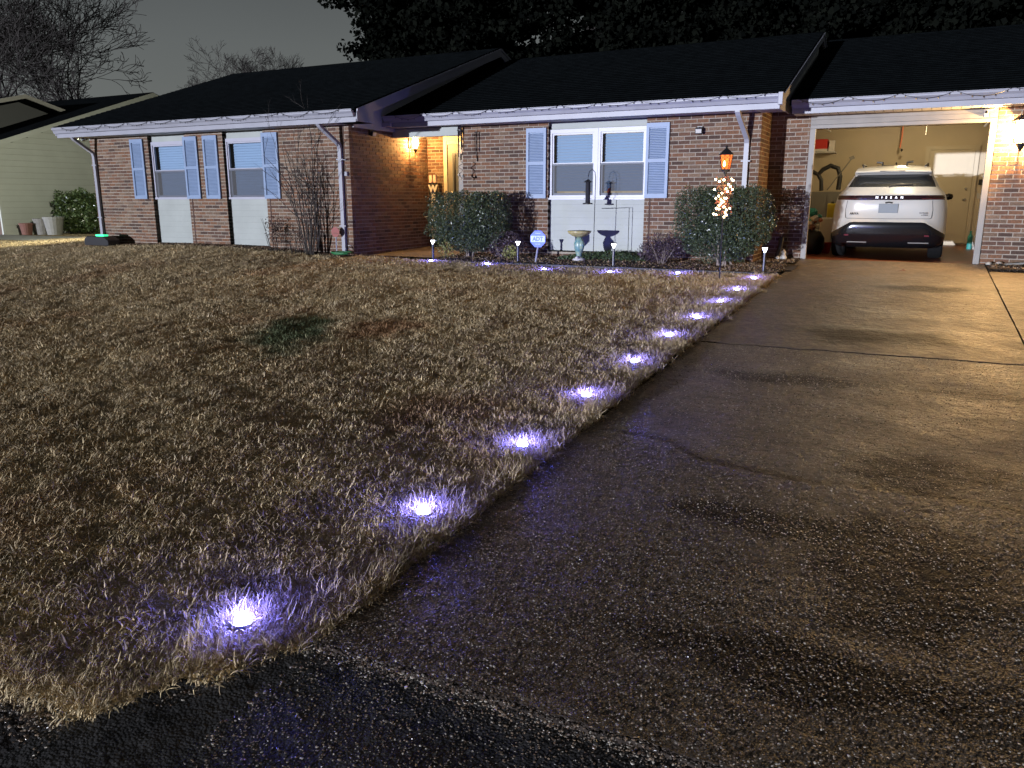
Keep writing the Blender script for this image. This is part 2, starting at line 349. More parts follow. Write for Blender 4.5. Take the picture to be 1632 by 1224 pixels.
def drive_material(name, base_c, dark=1.0, shadow_blobs=True):
    m = bpy.data.materials.new(name); m.use_nodes = True; n = m.node_tree; p = n.nodes['Principled BSDF']
    g = n.nodes.new('ShaderNodeNewGeometry')
    def noise(sc_, det=4):
        t = n.nodes.new('ShaderNodeTexNoise'); t.inputs['Scale'].default_value = sc_; t.inputs['Detail'].default_value = det
        n.links.new(g.outputs['Position'], t.inputs['Vector']); return t.outputs[0]
    def mr(v, a, b, c=0, d=1):
        r = n.nodes.new('ShaderNodeMapRange'); r.inputs['From Min'].default_value = a; r.inputs['From Max'].default_value = b
        r.inputs['To Min'].default_value = c; r.inputs['To Max'].default_value = d
        n.links.new(v, r.inputs['Value']); return r.outputs[0]
    def mix(f, a, b):
        x = n.nodes.new('ShaderNodeMix'); x.data_type = 'RGBA'
        n.links.new(f, x.inputs[0])
        for i, c in ((6, a), (7, b)):
            if isinstance(c, tuple): x.inputs[i].default_value = (*c, 1)
            else: n.links.new(c, x.inputs[i])
        return x.outputs[2]
    def vor(s_):
        v = n.nodes.new('ShaderNodeTexVoronoi'); v.inputs['Scale'].default_value = s_; n.links.new(g.outputs['Position'], v.inputs['Vector']); return v
    v1 = vor(95); v2 = vor(48)
    bc = tuple(c*dark for c in base_c)
    col = mix(mr(noise(1.3, 5), .35, .65), bc, tuple(c*.68 for c in bc))
    sepc = n.nodes.new('ShaderNodeSeparateColor'); n.links.new(v1.outputs['Color'], sepc.inputs[0])
    stone = mix(sepc.outputs[0], tuple(c*.45 for c in bc), tuple(min(.7, c*2.0) for c in bc))
    col = mix(mr(v1.outputs['Distance'], .35, .5), stone, col)
    col = mix(mr(noise(26, 3), .42, .60, 0, .6), col, tuple(c*.42 for c in bc)); col = mix(mr(noise(9, 3), .5, .66, 0, .45), col, tuple(c*1.6 for c in bc))
    if shadow_blobs:
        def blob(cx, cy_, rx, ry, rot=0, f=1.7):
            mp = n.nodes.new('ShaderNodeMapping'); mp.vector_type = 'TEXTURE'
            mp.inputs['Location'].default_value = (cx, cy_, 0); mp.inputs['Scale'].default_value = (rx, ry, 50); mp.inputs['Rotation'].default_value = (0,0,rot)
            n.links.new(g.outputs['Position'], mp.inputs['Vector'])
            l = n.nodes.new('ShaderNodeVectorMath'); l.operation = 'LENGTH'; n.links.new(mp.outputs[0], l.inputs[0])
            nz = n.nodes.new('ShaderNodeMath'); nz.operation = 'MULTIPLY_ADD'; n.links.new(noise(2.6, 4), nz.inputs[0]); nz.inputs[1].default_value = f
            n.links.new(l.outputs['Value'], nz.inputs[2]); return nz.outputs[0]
        shadow_mask = None  # mask of shadow blobs painted dark into the concrete colour
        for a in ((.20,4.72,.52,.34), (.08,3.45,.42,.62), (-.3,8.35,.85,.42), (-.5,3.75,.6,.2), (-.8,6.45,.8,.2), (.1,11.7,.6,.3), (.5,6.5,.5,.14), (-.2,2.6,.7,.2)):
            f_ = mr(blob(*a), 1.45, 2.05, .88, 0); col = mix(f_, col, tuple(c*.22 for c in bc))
            if shadow_mask is None: shadow_mask = f_
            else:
                mx_ = n.nodes.new('ShaderNodeMath'); mx_.operation = 'MAXIMUM'; n.links.new(shadow_mask, mx_.inputs[0]); n.links.new(f_, mx_.inputs[1]); shadow_mask = mx_.outputs[0]
        n.links.new(mr(shadow_mask, 0, .88, .62, .12), p.inputs['Specular IOR Level'])
    n.links.new(col, p.inputs['Base Color'])
    n.links.new(mr(noise(2, 4), .3, .7, .42, .60) if shadow_blobs else mr(noise(2, 4), .3, .7, .7, .85), p.inputs['Roughness'])
    if not shadow_blobs: p.inputs['Specular IOR Level'].default_value = .4
    h1 = n.nodes.new('ShaderNodeBump'); h1.invert = True; h1.inputs['Strength'].default_value = .8; h1.inputs['Distance'].default_value = .006 if shadow_blobs else .0025; n.links.new(v1.outputs['Distance'], h1.inputs['Height'])
    h2 = n.nodes.new('ShaderNodeBump'); h2.inputs['Strength'].default_value = .7; h2.inputs['Distance'].default_value = .022 if shadow_blobs else .012; n.links.new(noise(22, 6), h2.inputs['Height']); n.links.new(h1.outputs[0], h2.inputs['Normal'])
    h3 = n.nodes.new('ShaderNodeBump'); h3.inputs['Strength'].default_value = .6; h3.inputs['Distance'].default_value = .05 if shadow_blobs else .02; n.links.new(noise(6, 3), h3.inputs['Height']); n.links.new(h2.outputs[0], h3.inputs['Normal'])
    n.links.new(h3.outputs[0], p.inputs['Normal'])
    m.diffuse_color = (*base_c, 1); return m
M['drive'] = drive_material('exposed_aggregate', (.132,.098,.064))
M['apron'] = drive_material('dark_aggregate', (.055,.052,.048), shadow_blobs=False)
M['asphalt'] = drive_material('street_asphalt', (.024,.024,.024), shadow_blobs=False)

XL, XS = -1.83, .935           # driveway edge and side joint
def frange(a, b, n): return [a+(b-a)*i/(n-1) for i in range(n)]
big = MB(); big.add([(-300,-150,-.78),(300,-150,-.78),(300,400,-.5),(-300,400,-.5)], [(0,1,2,3)])
ground = big.build('terrain', M['soil'], kind='structure')
def lawn_keep(x, y):
    if y < 1.36 and x < -2.15: return False
    if x > -2.25 and y < 1.36+(x+2.25)*1.75: return False
    if x > XL-.02: return False
    return y < 12.42 or x < -17.2
lawn = grid_mesh('lawn', frange(-34, XL-.02, 150)+[], frange(1.2, 24, 150), lawn_z, M['thatch'], 'structure',
                 keep=lambda x, y: lawn_keep(x, y-.09) and (y < 12.42 or x < -17.0))
street = grid_mesh('street', frange(-30, 20, 30), frange(-8, 2.3, 20), lambda x, y: G(y)-.06, M['asphalt'], 'structure')
base = grid_mesh('driveway_base', [-2.1, 3.5], [1.9, 14.7], lambda x, y: G(y)-.035, M['soil'], 'structure')

# driveway slabs, edges along joints and cracks
def joint_a(x): return 9.92+.02*mnoise.noise(Vector((x*3, 1, 0)))
def joint_b(x): return 7.55+.06*(x+1.8)/2.7+.035*mnoise.noise(Vector((x*5, 7, 0)))+.01*mnoise.noise(Vector((x*23, 7, 0)))
def crack_c(x):
    pts = [(-1.83,4.70),(-1.55,4.69),(-1.29,4.64),(-1.15,4.5),(-1.03,4.40),(-.75,4.36),(-.4,4.30),(.2,4.36),(.94,4.28)]
    y = np.interp(x, [p[0] for p in pts], [p[1] for p in pts])
    return float(y)+.02*mnoise.noise(Vector((x*9, 3, 0)))+.018*mnoise.noise(Vector((x*29, 3, 0)))+.008*mnoise.noise(Vector((x*80, 3, 0)))
def edge_d(x): return 2.03+.025*mnoise.noise(Vector((x*6, 9, 0)))+.012*mnoise.noise(Vector((x*31, 9, 0)))
def crackgap(x): return (.0042 if x < -.6 else max(.0005, .0042-(x+.6)*.012))*(1+.7*mnoise.noise(Vector((x*14, 0, 4))))
driveway = bpy.data.objects.new('driveway', None); COL.objects.link(driveway); driveway['kind'] = 'structure'; ORG[driveway] = Vector((0,0,0))
def slab(x0, x1, f0, f1, g0, g1, dz=0, nx=70, mt=None, edge=True):
    V = []; F = []; ny = 24
    for i in range(nx+1):
        x = x0+(x1-x0)*i/nx; a = f0(x)+g0(x); b = f1(x)-g1(x)
        xx = x
        for j in range(ny+1):
            t = j/ny; y = a+(b-a)*t
            if i == 0: xx = x0+.012*mnoise.noise(Vector((x0, y*6, 2)))
            V.append((xx if i == 0 else x, y, G(y)+dz+.004*mnoise.noise(Vector((x*2.2, y*2.2, 5)))))
    top = len(V); n1 = ny+1
    for i in range(nx):
        for j in range(ny): F.append((i*n1+j, (i+1)*n1+j, (i+1)*n1+j+1, i*n1+j+1))
    ring = [i*n1 for i in range(nx+1)]+[nx*n1+j for j in range(1, ny+1)]+[i*n1+ny for i in range(nx-1, -1, -1)]+[j for j in range(ny-1, 0, -1)]
    b0 = len(V); V += [(V[k][0], V[k][1], V[k][2]-.05) for k in ring]; m = len(ring)
    F += [(ring[k], b0+k, b0+(k+1)%m, ring[(k+1)%m]) for k in range(m)]
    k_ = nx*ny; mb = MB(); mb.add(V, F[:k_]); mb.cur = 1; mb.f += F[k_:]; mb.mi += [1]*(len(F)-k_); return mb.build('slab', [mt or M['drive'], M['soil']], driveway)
c_ = lambda v: (lambda x: v)
XLo = XL
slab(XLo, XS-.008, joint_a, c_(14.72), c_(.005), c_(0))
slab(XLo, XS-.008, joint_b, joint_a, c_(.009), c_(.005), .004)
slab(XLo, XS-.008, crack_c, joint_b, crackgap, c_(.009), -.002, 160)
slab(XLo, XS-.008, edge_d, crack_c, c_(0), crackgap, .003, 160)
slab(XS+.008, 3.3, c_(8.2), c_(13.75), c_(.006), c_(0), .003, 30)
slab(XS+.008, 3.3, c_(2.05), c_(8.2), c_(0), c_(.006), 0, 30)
grid_mesh('driveway_apron', frange(-2.35, 3.6, 60), frange(.2, 2.1, 24), lambda x, y: G(y)-.028+.006*mnoise.noise(Vector((x*3,y*3,1))), M['apron'], 'structure')
grid_mesh('porch_walk', frange(-9.62, -8.08, 6), frange(12.75, 15.05, 8), lambda x, y: -.075+.03*(y-12.75), M['concrete'], 'structure')
grid_mesh('neighbour_drive', frange(-34, -20.6, 10), frange(14.1, 16.1, 6), lambda x, y: lawn_z(x, y)*.2-.155*.8+.035, M['padconcrete'], 'structure')
def bed_z(x, y): return -.105+.045*sstep(12.45, 13.4, y)+.015*mnoise.noise(Vector((x*3, y*3, 8)))+(.0 if x > -8 else 0)
grid_mesh('flower_bed', frange(-8.1, -1.72, 60), frange(12.43, 13.9, 16), bed_z, M['soil'], 'structure', keep=lambda x, y: x < -2.0+(0 if y < 12.9 else .25))
grid_mesh('side_bed', frange(-2.52, -1.5, 10), frange(13.9, 14.8, 8), lambda x, y: -.045+.01*mnoise.noise(Vector((x*5,y*5,1))), M['soil'], 'structure', keep=lambda x, y: x < -1.83)
grid_mesh('right_bed', frange(.94, 2.4, 14), frange(13.76, 14.8, 10), lambda x, y: -.02+.015*mnoise.noise(Vector((x*5,y*5,1))), M['soil'], 'structure')
grid_mesh('wing_bed', frange(-16.9, -9.7, 60), frange(12.0, 12.4, 5), lambda x, y: lawn_z(x, y)+.012, M['soil'], 'structure')

# ================================================================== the brick house
house = thing('brick_house', 'single-storey brick house with dark roof, blue-grey shutters and open garage', 'house', (-6, 14, 0))
BRICKS = []
BL, BH, MJ = .203, .0677, .0135
def brick_wall(p0, u, n, L, z0, z1, holes=(), top=None, phase=0, start=0, back=None):
    p0 = Vector((*p0, 0)); u = Vector((*u, 0)); n = Vector((*n, 0))
    # mortar backing as tiles round the holes
    zt = back or z1
    us = sorted({start+(.007 if not start else 0), L-.007, *[h[0] for h in holes], *[h[1] for h in holes]}); zs = sorted({z0, zt, *[h[2] for h in holes], *[h[3] for h in holes]})
    mb = MB()
    for a, b in zip(us, us[1:]):
        for c, d in zip(zs, zs[1:]):
            if any(h[0] <= (a+b)/2 <= h[1] and h[2] <= (c+d)/2 <= h[3] for h in holes): continue
            mb.obox(p0+u*(a+b)/2-n*.0545+Vector((0,0,(c+d)/2)), u*(b-a)/2, n*.05, Vector((0,0,(d-c)/2)))
    mb.build('wall', M['mortar'], house)
    k0 = int(math.floor(z0/BH))
    k = k0
    while k*BH < z1:
        za, zb = max(z0, k*BH+MJ/2), min(z1, (k+1)*BH-MJ/2)
        if zb-za > .015:
            s = -(BL)*(.5 if (k+phase) % 2 else 0)
            while s < L:
                a, b = s+MJ/2, s+BL-MJ/2; s += BL
                segs = [(max(a, start), min(b, L))]
                for h in holes:
                    if h[2] < (za+zb)/2 < h[3]:
                        ns_ = []
                        for (x, y) in segs:
                            if y <= h[0] or x >= h[1]: ns_.append((x, y))
                            else:
                                if x < h[0]: ns_.append((x, h[0]))
                                if y > h[1]: ns_.append((h[1], y))
                        segs = ns_
                for x, y in segs:
                    if y-x < .02: continue
                    if top and top((x+y)/2) < zb: continue
                    j = random.uniform(-.0015, .0015)
                    BRICKS.append((p0+u*(x+y)/2-n*(.045-j)+Vector((0,0,(za+zb)/2+random.uniform(-.001,.001))), u, n, (y-x)/2, (zb-za)/2))
        k += 1
def reveal(x, y, z0, z1, nx):   # brick-thick side of an opening, facing +-x
    pass
H1 = [(-15.06+16.95, -13.95+16.95, .06, 2.44), (-12.86+16.95, -11.77+16.95, .06, 2.44)]
brick_wall((-16.95,12.31), (1,0), (0,-1), 7.30, -.2, 2.44, H1)
brick_wall((-9.65,12.31), (0,1), (1,0), 2.65, -.2, 3.35, top=lambda s: 2.40+.336*(s+.5)-.12 if s < 1.35 else 2.6, phase=1, start=.093, back=2.42)
MB().prism([(-9.655,12.35,2.42),(-9.655,13.7,2.42),(-9.655,13.7,2.95),(-9.655,12.35,2.50)], (-.05,0,0)).build('wall', M['mortar'], house)
brick_wall((-9.65,14.96), (1,0), (0,-1), .40, -.1, 2.44)
H4 = [(-6.30+8.13, -4.43+8.13, .03, 2.44)]
brick_wall((-8.13,13.87), (1,0), (0,-1), 5.63, -.15, 2.44, H4)
brick_wall((-2.5,13.87), (0,1), (1,0), .89, -.15, 2.5, phase=1, start=.093)
brick_wall((-2.497,14.76), (1,0), (0,-1), .642, -.15, 2.44)
brick_wall((.86,14.76), (1,0), (0,-1), 2.4, -.15, 2.44)
# real bricks round window reveals are the stretcher ends already in the wall (bricks are 90 mm deep)
campos = Vector(cam.location)
cam_inv = Matrix.LocRotScale(cam.location, cam.rotation_euler, None).inverted()
def seen(p):
    q = cam_inv @ p
    return q.z < 0 and abs(q.x/q.z) < .655 and abs(q.y/q.z) < .49
BRICKS.sort(key=lambda b: (not seen(b[0]), (b[0]-campos).length))
unit = {}
rest = MB(); rest_m = []
for i, (c, u, n, hu, hz) in enumerate(BRICKS):
    mi = random.choices(range(6), [5,5,4,4,2,3])[0]
    if i < 300:
        if mi not in unit:
            q = MB(); q.box(-1,1,-1,1,-1,1); unit[mi] = mesh_from('brick', q.v, q.f, brick_m[mi])
        o = bpy.data.objects.new('brick', unit[mi]); link(o, house)
        o.location = c-ORG[house]
        o.scale = (hu, .045, hz)
        o.rotation_euler = (0, 0, math.atan2(u.y, u.x))
    else:
        rest.cur = mi; rest.obox(c, u*hu, n*.045, Vector((0,0,hz)))
rest.build('brickwork', brick_m, house, kind='stuff')
# dark sealant joints beside the bays
for x, y in ((-13.86, 12.31), (-11.68, 12.31), (-4.33, 13.87), (-9.78, 12.31)):
    MB().box(x-.012, x+.012, y-.006, y+.01, -.05, 1.02 if x > -9.7 or x < -9.8 else 2.34).build('expansion_joint', mat('brown_sealant', (.06,.03,.02), .8), house)

def siding(x0, x1, y, z0, z1, n, mt, name='siding_board'):
    h = (z1-z0)/n
    for i in range(n):
        a = z0+i*h; MB().prism([(x0,y+.001,a+.0012),(x0,y+.005,a+h),(x0,y+.03,a+h),(x0,y+.03,a+.0012)], (x1-x0,0,0)).build(name, mt, house)
def blind(x0, x1, y, z0, z1, parent, step=.05, mt=None, hh=.0235):
    mb = MB(); z = z1
    while z > z0:
        mb.obox(((x0+x1)/2, y, z), ((x1-x0)/2,0,0), (0,.004,-.001), (0,.009,hh)); z -= step
    mb.build('blind', mt or M['blind'], parent)
def window_unit(x0, x1, y, z0, z1, gap=0, lit=False):
    """one double-hung window: frame, two sashes each with its pane, an insect screen and a blind"""
    mb = MB(); f = .045
    mb.box(x0,x1,y-.03,y+.06,z1-f*1.5,z1); mb.box(x0-.0,x1+.0,y-.045,y+.06,z0,z0+f*.9)
    mb.box(x0,x0+f,y-.03,y+.06,z0+f*.9,z1-f*1.5); mb.box(x1-f,x1,y-.03,y+.06,z0+f*.9,z1-f*1.5)
    w_ = mb.build('window', M['frame'], house)
    zm = (z0+z1)/2-.01
    for k, (a, b, yy) in enumerate(((zm-.02, z1-f*1.5, y-.012), (z0+f*.9, zm+.03, y+.012))):
        s = .03; q = MB()
        q.box(x0+f,x1-f,yy,yy+.025,b-s,b-.001); q.box(x0+f,x1-f,yy,yy+.025,a+.001,a+s+.012)
        q.box(x0+f,x0+f+s,yy,yy+.025,a+s+.012,b-s); q.box(x1-f-s,x1-f,yy,yy+.025,a+s+.012,b-s)
        q.build('sash', M['frame'], w_)
        MB().add([(x0+f+s,yy+.012,a+s+.012),(x1-f-s,yy+.012,a+s+.012),(x1-f-s,yy+.012,b-s),(x0+f+s,yy+.012,b-s)], [(0,1,2,3)]).build('pane', M['pane'], w_)
    q = MB(); q.add([(x0+f,y-.022,z0+f),(x1-f,y-.022,z0+f),(x1-f,y-.022,zm+.01),(x0+f,y-.022,zm+.01)], [(0,1,2,3)]); q.build('insect_screen', M['screen'], w_)
    g = .035 if lit else .075
    if lit:
        blind(x0+f+g, x1-f-.02, y+.085, z0+f+.055, z1-f*1.5-.055, w_)
    else:
        blind(x0+f+g, x1-f-.02, y+.085, z0+f+.01, z1-f*1.5-.01, w_)
    # dark room (or lit room) behind
    q = MB(); q.box(x0+.01,x1-.01,y+.30,y+.31,z0,z1); q.build('room_backing', M['roomglow'] if lit else M['dark'], w_)
    q = MB()
    for (a, b) in ((x0+.001, x0+.011), (x1-.011, x1-.001)): q.box(a,b,y+.06,y+.30,z0,z1)
    q.box(x0+.011,x1-.011,y+.06,y+.30,z0,z0+.01); q.box(x0+.011,x1-.011,y+.06,y+.30,z1-.01,z1)
    q.build('window_reveal', M['dark'], w_)
    return w_
def curtain(x0, x1, y, z0, z1, parent):
    mb = MB(); n = 60; V = []
    for i in range(n+1):
        x = x0+(x1-x0)*i/n; yy = y+.012*math.sin(i*.9)+.006*math.sin(i*2.3)
        V += [(x, yy, z0), (x, yy, z1)]
    mb.add(V, [(2*i, 2*i+2, 2*i+3, 2*i+1) for i in range(n)]); mb.build('curtain', M['blind'], parent)
# left wing bays
for x0, x1 in ((-15.06, -13.95), (-12.86, -11.77)):
    y = 12.40
    siding(x0+.004, x1-.004, y, .07, 1.0, 8, M['cream'])
    siding(x0+.004, x1-.004, y, 2.2, 2.38, 1, M['cream'])
    window_unit(x0+.004, x1-.004, y, 1.0, 2.2)
y = 13.96
siding(-6.296, -4.434, y, .05, 1.02, 8, M['cream'])
siding(-6.296, -4.434, y, 2.24, 2.40, 1, M['cream'])
window_unit(-6.296, -5.385, y, 1.02, 2.235, 0, True); window_unit(-5.345, -4.434, y, 1.02, 2.235, 0, True)
MB().box(-5.385, -5.345, y-.035, y+.06, 1.02, 2.235).build('window_mullion', M['frame'], house)
MB().box(-6.32, -4.41, y-.075, y-.046, .985, 1.018).build('window_sill', M['frame'], house)
# shutters
def shutter(x0, x1, y, z0, z1):
    mb = MB(); s = .05; zm = (z0+z1)/2+.0
    for a, b in ((x0, x0+s), (x1-s, x1)): mb.box(a,b,y-.035,y-.004,z0,z1)
    mb.box(x0+s,x1-s,y-.035,y-.004,z1-.075,z1); mb.box(x0+s,x1-s,y-.035,y-.004,z0,z0+.07); mb.box(x0+s,x1-s,y-.035,y-.004,zm-.025,zm+.03)
    mb.box(x0+s,x1-s,y-.014,y-.005,z0+.07,z1-.075) if False else None
    o = mb.build('shutter', M['shutter'], house)
    for a, b in ((z0+.07, zm-.025), (zm+.03, z1-.075)):
        q = MB(); q.box(x0+s,x1-s,y-.010,y-.004,a,b); z = a+.018
        while z < b-.01:
            q.obox(((x0+x1)/2, y-.018, z), ((x1-x0)/2-s,0,0), (0,.007,.006), (0,-.003,.0035)); z += .028
        q.build('louvre_panel', M['shutter'], o)
for x0, x1, y in ((-15.60,-15.20,12.31), (-13.97,-13.57,12.31), (-13.40,-13.0,12.31), (-11.79,-11.38,12.31), (-6.74,-6.335,13.87), (-4.425,-4.02,13.87)):
    shutter(x0, x1, y, 1.01, 2.27)

# roofs
def roof(x0, x1, ye, ze, yr, zr, yb, th=.07):
    sl = (zr-ze)/(yr-ye)
    mb = MB()
    P = [(x0,ye,ze),(x0,yr,zr),(x0,yb,zr-sl*(yb-yr)),(x0,yb,zr-sl*(yb-yr)-th),(x0,yr,zr-th),(x0,ye,ze-th)]
    mb.prism(P, (x1-x0,0,0)); r = mb.build('roof', M['shingle'], house)
    # shingle courses as thin steps and a ridge cap
    c = MB(); n = int((yr-ye)/.135)
    for i in range(n):
        a = ye+(yr-ye)*i/n; b = a+(yr-ye)/n*1.02; za = ze+sl*(a-ye); zb = ze+sl*(b-ye)
        c.prism([(x0-.01,a-.01,za+.004),(x0-.01,a-.01,za+.014),(x0-.01,b,zb+.006),(x0-.01,b,zb+.001)], (x1-x0+.02,0,0))
    c.build('shingle_courses', M['shingle'], r)
    return sl
def rake(x0, x1, ye, ze, yr, zr, yb, hgt=.17, mt=None):
    sl = (zr-ze)/(yr-ye); zb = zr-sl*(yb-yr)
    for (a, za, b, zb_) in ((ye, ze, yr, zr), (yr, zr, yb, zb)):
        MB().prism([(x0,a,za-.012),(x0,b,zb_-.012),(x0,b,zb_-.012-hgt),(x0,a,za-.012-hgt)], (x1-x0,0,0)).build('rake_board', mt or M['white'], house)
        MB().prism([(x1+.001,a,za-.005),(x1+.001,b,zb_-.005),(x1+.001,b,zb_-.05),(x1+.001,a,za-.05)], (.018,0,0)).build('rake_trim', mt or M['white'], house)
sl1 = roof(-17.35, -9.07, 11.76, 2.545, 17.25, 4.38, 22.7)
rake(-9.09, -9.05, 11.80, 2.55, 17.25, 4.37, 22.7)
rake(-17.37, -17.33, 11.80, 2.55, 17.25, 4.37, 22.7)
sl2 = roof(-9.62, -2.14, 13.33, 2.56, 17.8, 4.21, 22.3)
rake(-2.16, -2.12, 13.37, 2.565, 17.8, 4.20, 22.3, .14)
sl3 = roof(-2.14, 7.0, 14.22, 2.545, 19.0, 4.25, 23.8)
# gable infill and sloping soffit of the left wing
MB().prism([(-9.60,12.4,2.30),(-9.60,12.4,2.50),(-9.60,17.25,4.12),(-9.60,22,2.5),(-9.60,22,2.3)], (-.04,0,0)).build('gable_wall', M['soffit'], house)
n = 30
for i in range(n):       # vented soffit boards under the rake overhang
    a = 11.84+(17.2-11.84)*i/n; b = 11.84+(17.2-11.84)*(i+1)/n-.012
    za, zb = 2.55+sl1*(a-11.8)-.185, 2.55+sl1*(b-11.8)-.185
    MB().prism([(-9.62,a,za),(-9.62,b,zb),(-9.62,b,zb+.015),(-9.62,a,za+.015)], (.53,0,0)).build('soffit_board', M['soffit'], house)
MB().prism([(-2.20,13.9,2.4),(-2.20,17.8,2.4),(-2.20,17.8,4.05),(-2.20,13.9,2.62)], (-.04,0,0)).build('gable_wall', M['soffit'], house)
# fascias, gutters and flat soffits
def eave(x0, x1, y, ztop, depth, name='gutter', panel=.3, endcap=True, seams=True):
    MB().box(x0,x1,y,y+.02,ztop-.205,ztop-.02).build('fascia_board', M['white'], house)
    g = [(x0,y-.002,ztop),(x0,y-.002,ztop-.115),(x0,y-.07,ztop-.12),(x0,y-.088,ztop-.07),(x0,y-.118,ztop-.035),(x0,y-.118,ztop-.012),(x0,y-.125,ztop-.003),(x0,y-.125,ztop+.004),(x0,y-.108,ztop+.004),(x0,y-.108,ztop-.02),(x0,y-.02,ztop-.02)]
    MB().prism(g, (x1-x0,0,0)).build(name, M['white'], house)
    n = max(1, round((x1-x0)/panel)); w_ = (x1-x0)/n
    for i in range(n):
        a, b = x0+i*w_+.004, x0+(i+1)*w_-.004
        MB().add([(a,y+.02,ztop-.195),(b,y+.02,ztop-.195),(b,y+depth,ztop-.195),(a,y+depth,ztop-.195),
                  (a+.006,y+.02,ztop-.189),(b-.006,y+.02,ztop-.189),(b-.006,y+depth,ztop-.189),(a+.006,y+depth,ztop-.189)],
                 [(0,3,2,1),(4,5,6,7),(0,1,5,4),(1,2,6,5),(2,3,7,6),(3,0,4,7)]).build('soffit_panel', M['soffit'], house)
    MB().box(x0, x1, y+.02, y+depth, ztop-.18, ztop-.17).build('soffit_backing', M['dark'], house)
eave(-17.33, -9.09, 11.81, 2.53, .50)
eave(-9.56, -2.16, 13.37, 2.56, .50)
eave(-2.10, 7.0, 14.26, 2.55, .50, panel=.135)
# boxed corner returns
MB().prism([(-9.62,11.83,2.335),(-9.62,12.31,2.335),(-9.62,12.31,2.53),(-9.62,11.83,2.53)], (.55,0,0)).build('cornice_return', M['white'], house, bevel=.004)
MB().prism([(-2.52,13.40,2.35),(-2.52,13.87,2.35),(-2.52,13.87,2.56),(-2.52,13.40,2.56)], (.37,0,0)).build('cornice_return', M['white'], house, bevel=.004)
MB().box(-2.17,-2.10,13.24,13.36,2.40,2.585).build('gutter_end', M['white'], house, bevel=.006)
MB().box(-9.64,-9.4,13.28,13.36,2.37,2.46).build('gutter_outlet', M['white'], house, bevel=.01)
# porch: header, ceiling, back wall, trim and storm door
MB().box(-9.645,-8.135,13.70,13.86,2.19,2.35).build('porch_header', M['cream'], house)
MB().box(-9.645,-8.135,13.86,14.96,2.345,2.36).build('porch_ceiling', M['soffit'], house)
MB().box(-9.25,-8.0,15.02,15.1,-.1,2.5).build('porch_back_wall', M['trimtan'], house)
MB().box(-8.13,-8.03,13.97,15.02,-.1,2.36).build('porch_side_wall', M['mortar'], house)
q = MB(); q.box(-9.245,-9.16,14.96,15.02,0,2.2); q.box(-9.245,-8.14,14.96,15.02,2.2,2.34); q.box(-9.16,-8.14,14.97,15.02,2.13,2.2); q.build('door_trim', M['trimtan'], house)
dr = MB().box(-9.155,-8.25,14.985,15.012,.02,2.125).build('storm_door', mat('grey_storm_door', (.20,.19,.16), .45), house)
MB().box(-9.03,-8.38,14.975,14.984,.55,1.95).build('door_window', mat('dim_door_glass', (.11,.13,.15), .2), dr)
MB().box(-8.995,-8.955,14.966,14.974,.6,1.93).build('glass_edge_strip', M['black'], dr)
q = MB(); q.tube([(-8.33,14.975,1.0),(-8.33,14.92,1.0),(-8.33,14.92,1.12),(-8.33,14.975,1.12)], .008); q.build('handle', M['steel'], dr)
# downspouts
def downspout(path, side, bands=()):
    o = MB().rect_tube(path, .038, .028, side).build('downspout', M['white'], house)
    for z in bands:
        x, y = path[-1][0], path[-1][1]
        MB().box(x-.075, x+.075, y-.032, y-.029, z-.012, z+.012).build('downspout_strap', M['white'], o)
def ds_path(x0, x1, ye, yw, zt, zb, zbend):
    return [(x0,ye,zt),(x0,ye,zt-.1),(x0+(x1-x0)*.1,ye+.03,zt-.14),(x1,yw-.03,zbend+.04),(x1,yw,zbend-.04),(x1,yw,zb)]
downspout(ds_path(-16.87,-16.80,11.84,12.27,2.43,0.0,1.98), (1,0,0), (1.75,.6))
downspout(ds_path(-9.97,-9.84,11.84,12.27,2.43,-.02,1.95), (1,0,0), (1.72,.5))
downspout(ds_path(-2.80,-2.71,13.40,13.83,2.44,-.05,1.92), (1,0,0), (1.60,.5))
# garage opening: trim, lintel boards, rolled-up door, inside walls
q = MB()
q.box(-1.855,-1.765,14.735,14.80,-.05,2.14); q.box(.765,.855,14.735,14.80,-.05,2.14); q.box(-1.855,.855,14.735,14.80,2.14,2.20)
M['garagetrim'] = mat('weathered_cream_trim', (.22,.205,.18), .55, noise=(4,.2))
q.build('garage_door_trim', M['garagetrim'], house, bevel=.004)
q = MB(); q.box(-1.90,-1.81,14.80,14.90,-.05,2.2) ; q.box(.81,.9,14.80,14.90,-.05,2.2); q.build('garage_door_jamb', M['palewhite'], house)
for i in range(2):
    a = 2.203+i*.08
    MB().prism([(-1.855,14.742,a),(-1.855,14.752,a+.078),(-1.855,14.79,a+.078),(-1.855,14.79,a)], (2.71,0,0)).build('siding_board', M['garagetrim'], house)
MB().box(-1.9,.9,14.80,14.9,2.16,2.5).build('garage_header', M['palewhite'], house)
for i in range(4): MB().box(-1.80,.80,15.0+i*.52,15.5+i*.52,2.31,2.345).build('overhead_door_panel', M['palewhite'], house)
for x in (-1.83, .83):
    q = MB(); q.tube([(x,14.93,0),(x,14.93,1.9),(x,15.0,2.15),(x,15.2,2.28),(x,17.6,2.30)], .018, 5); q.build('door_track', M['steel'], house)
Yb = 21.2
MB().box(-2.85,2.1,Yb,Yb+.1,-.1,2.7).build('garage_back_wall', M['tan'], house)
MB().box(-2.85,-2.75,14.87,Yb,-.1,2.7).build('garage_side_wall', M['tan'], house)
MB().box(2.0,2.1,14.87,Yb,-.1,2.7).build('garage_side_wall', M['tan'], house)
MB().box(-2.85,2.1,14.87,Yb+.1,2.62,2.70).build('garage_ceiling', M['tan'], house)
MB().box(-2.75,-1.86,14.861,14.90,-.1,2.62).build('garage_front_wall', M['tan'], house)
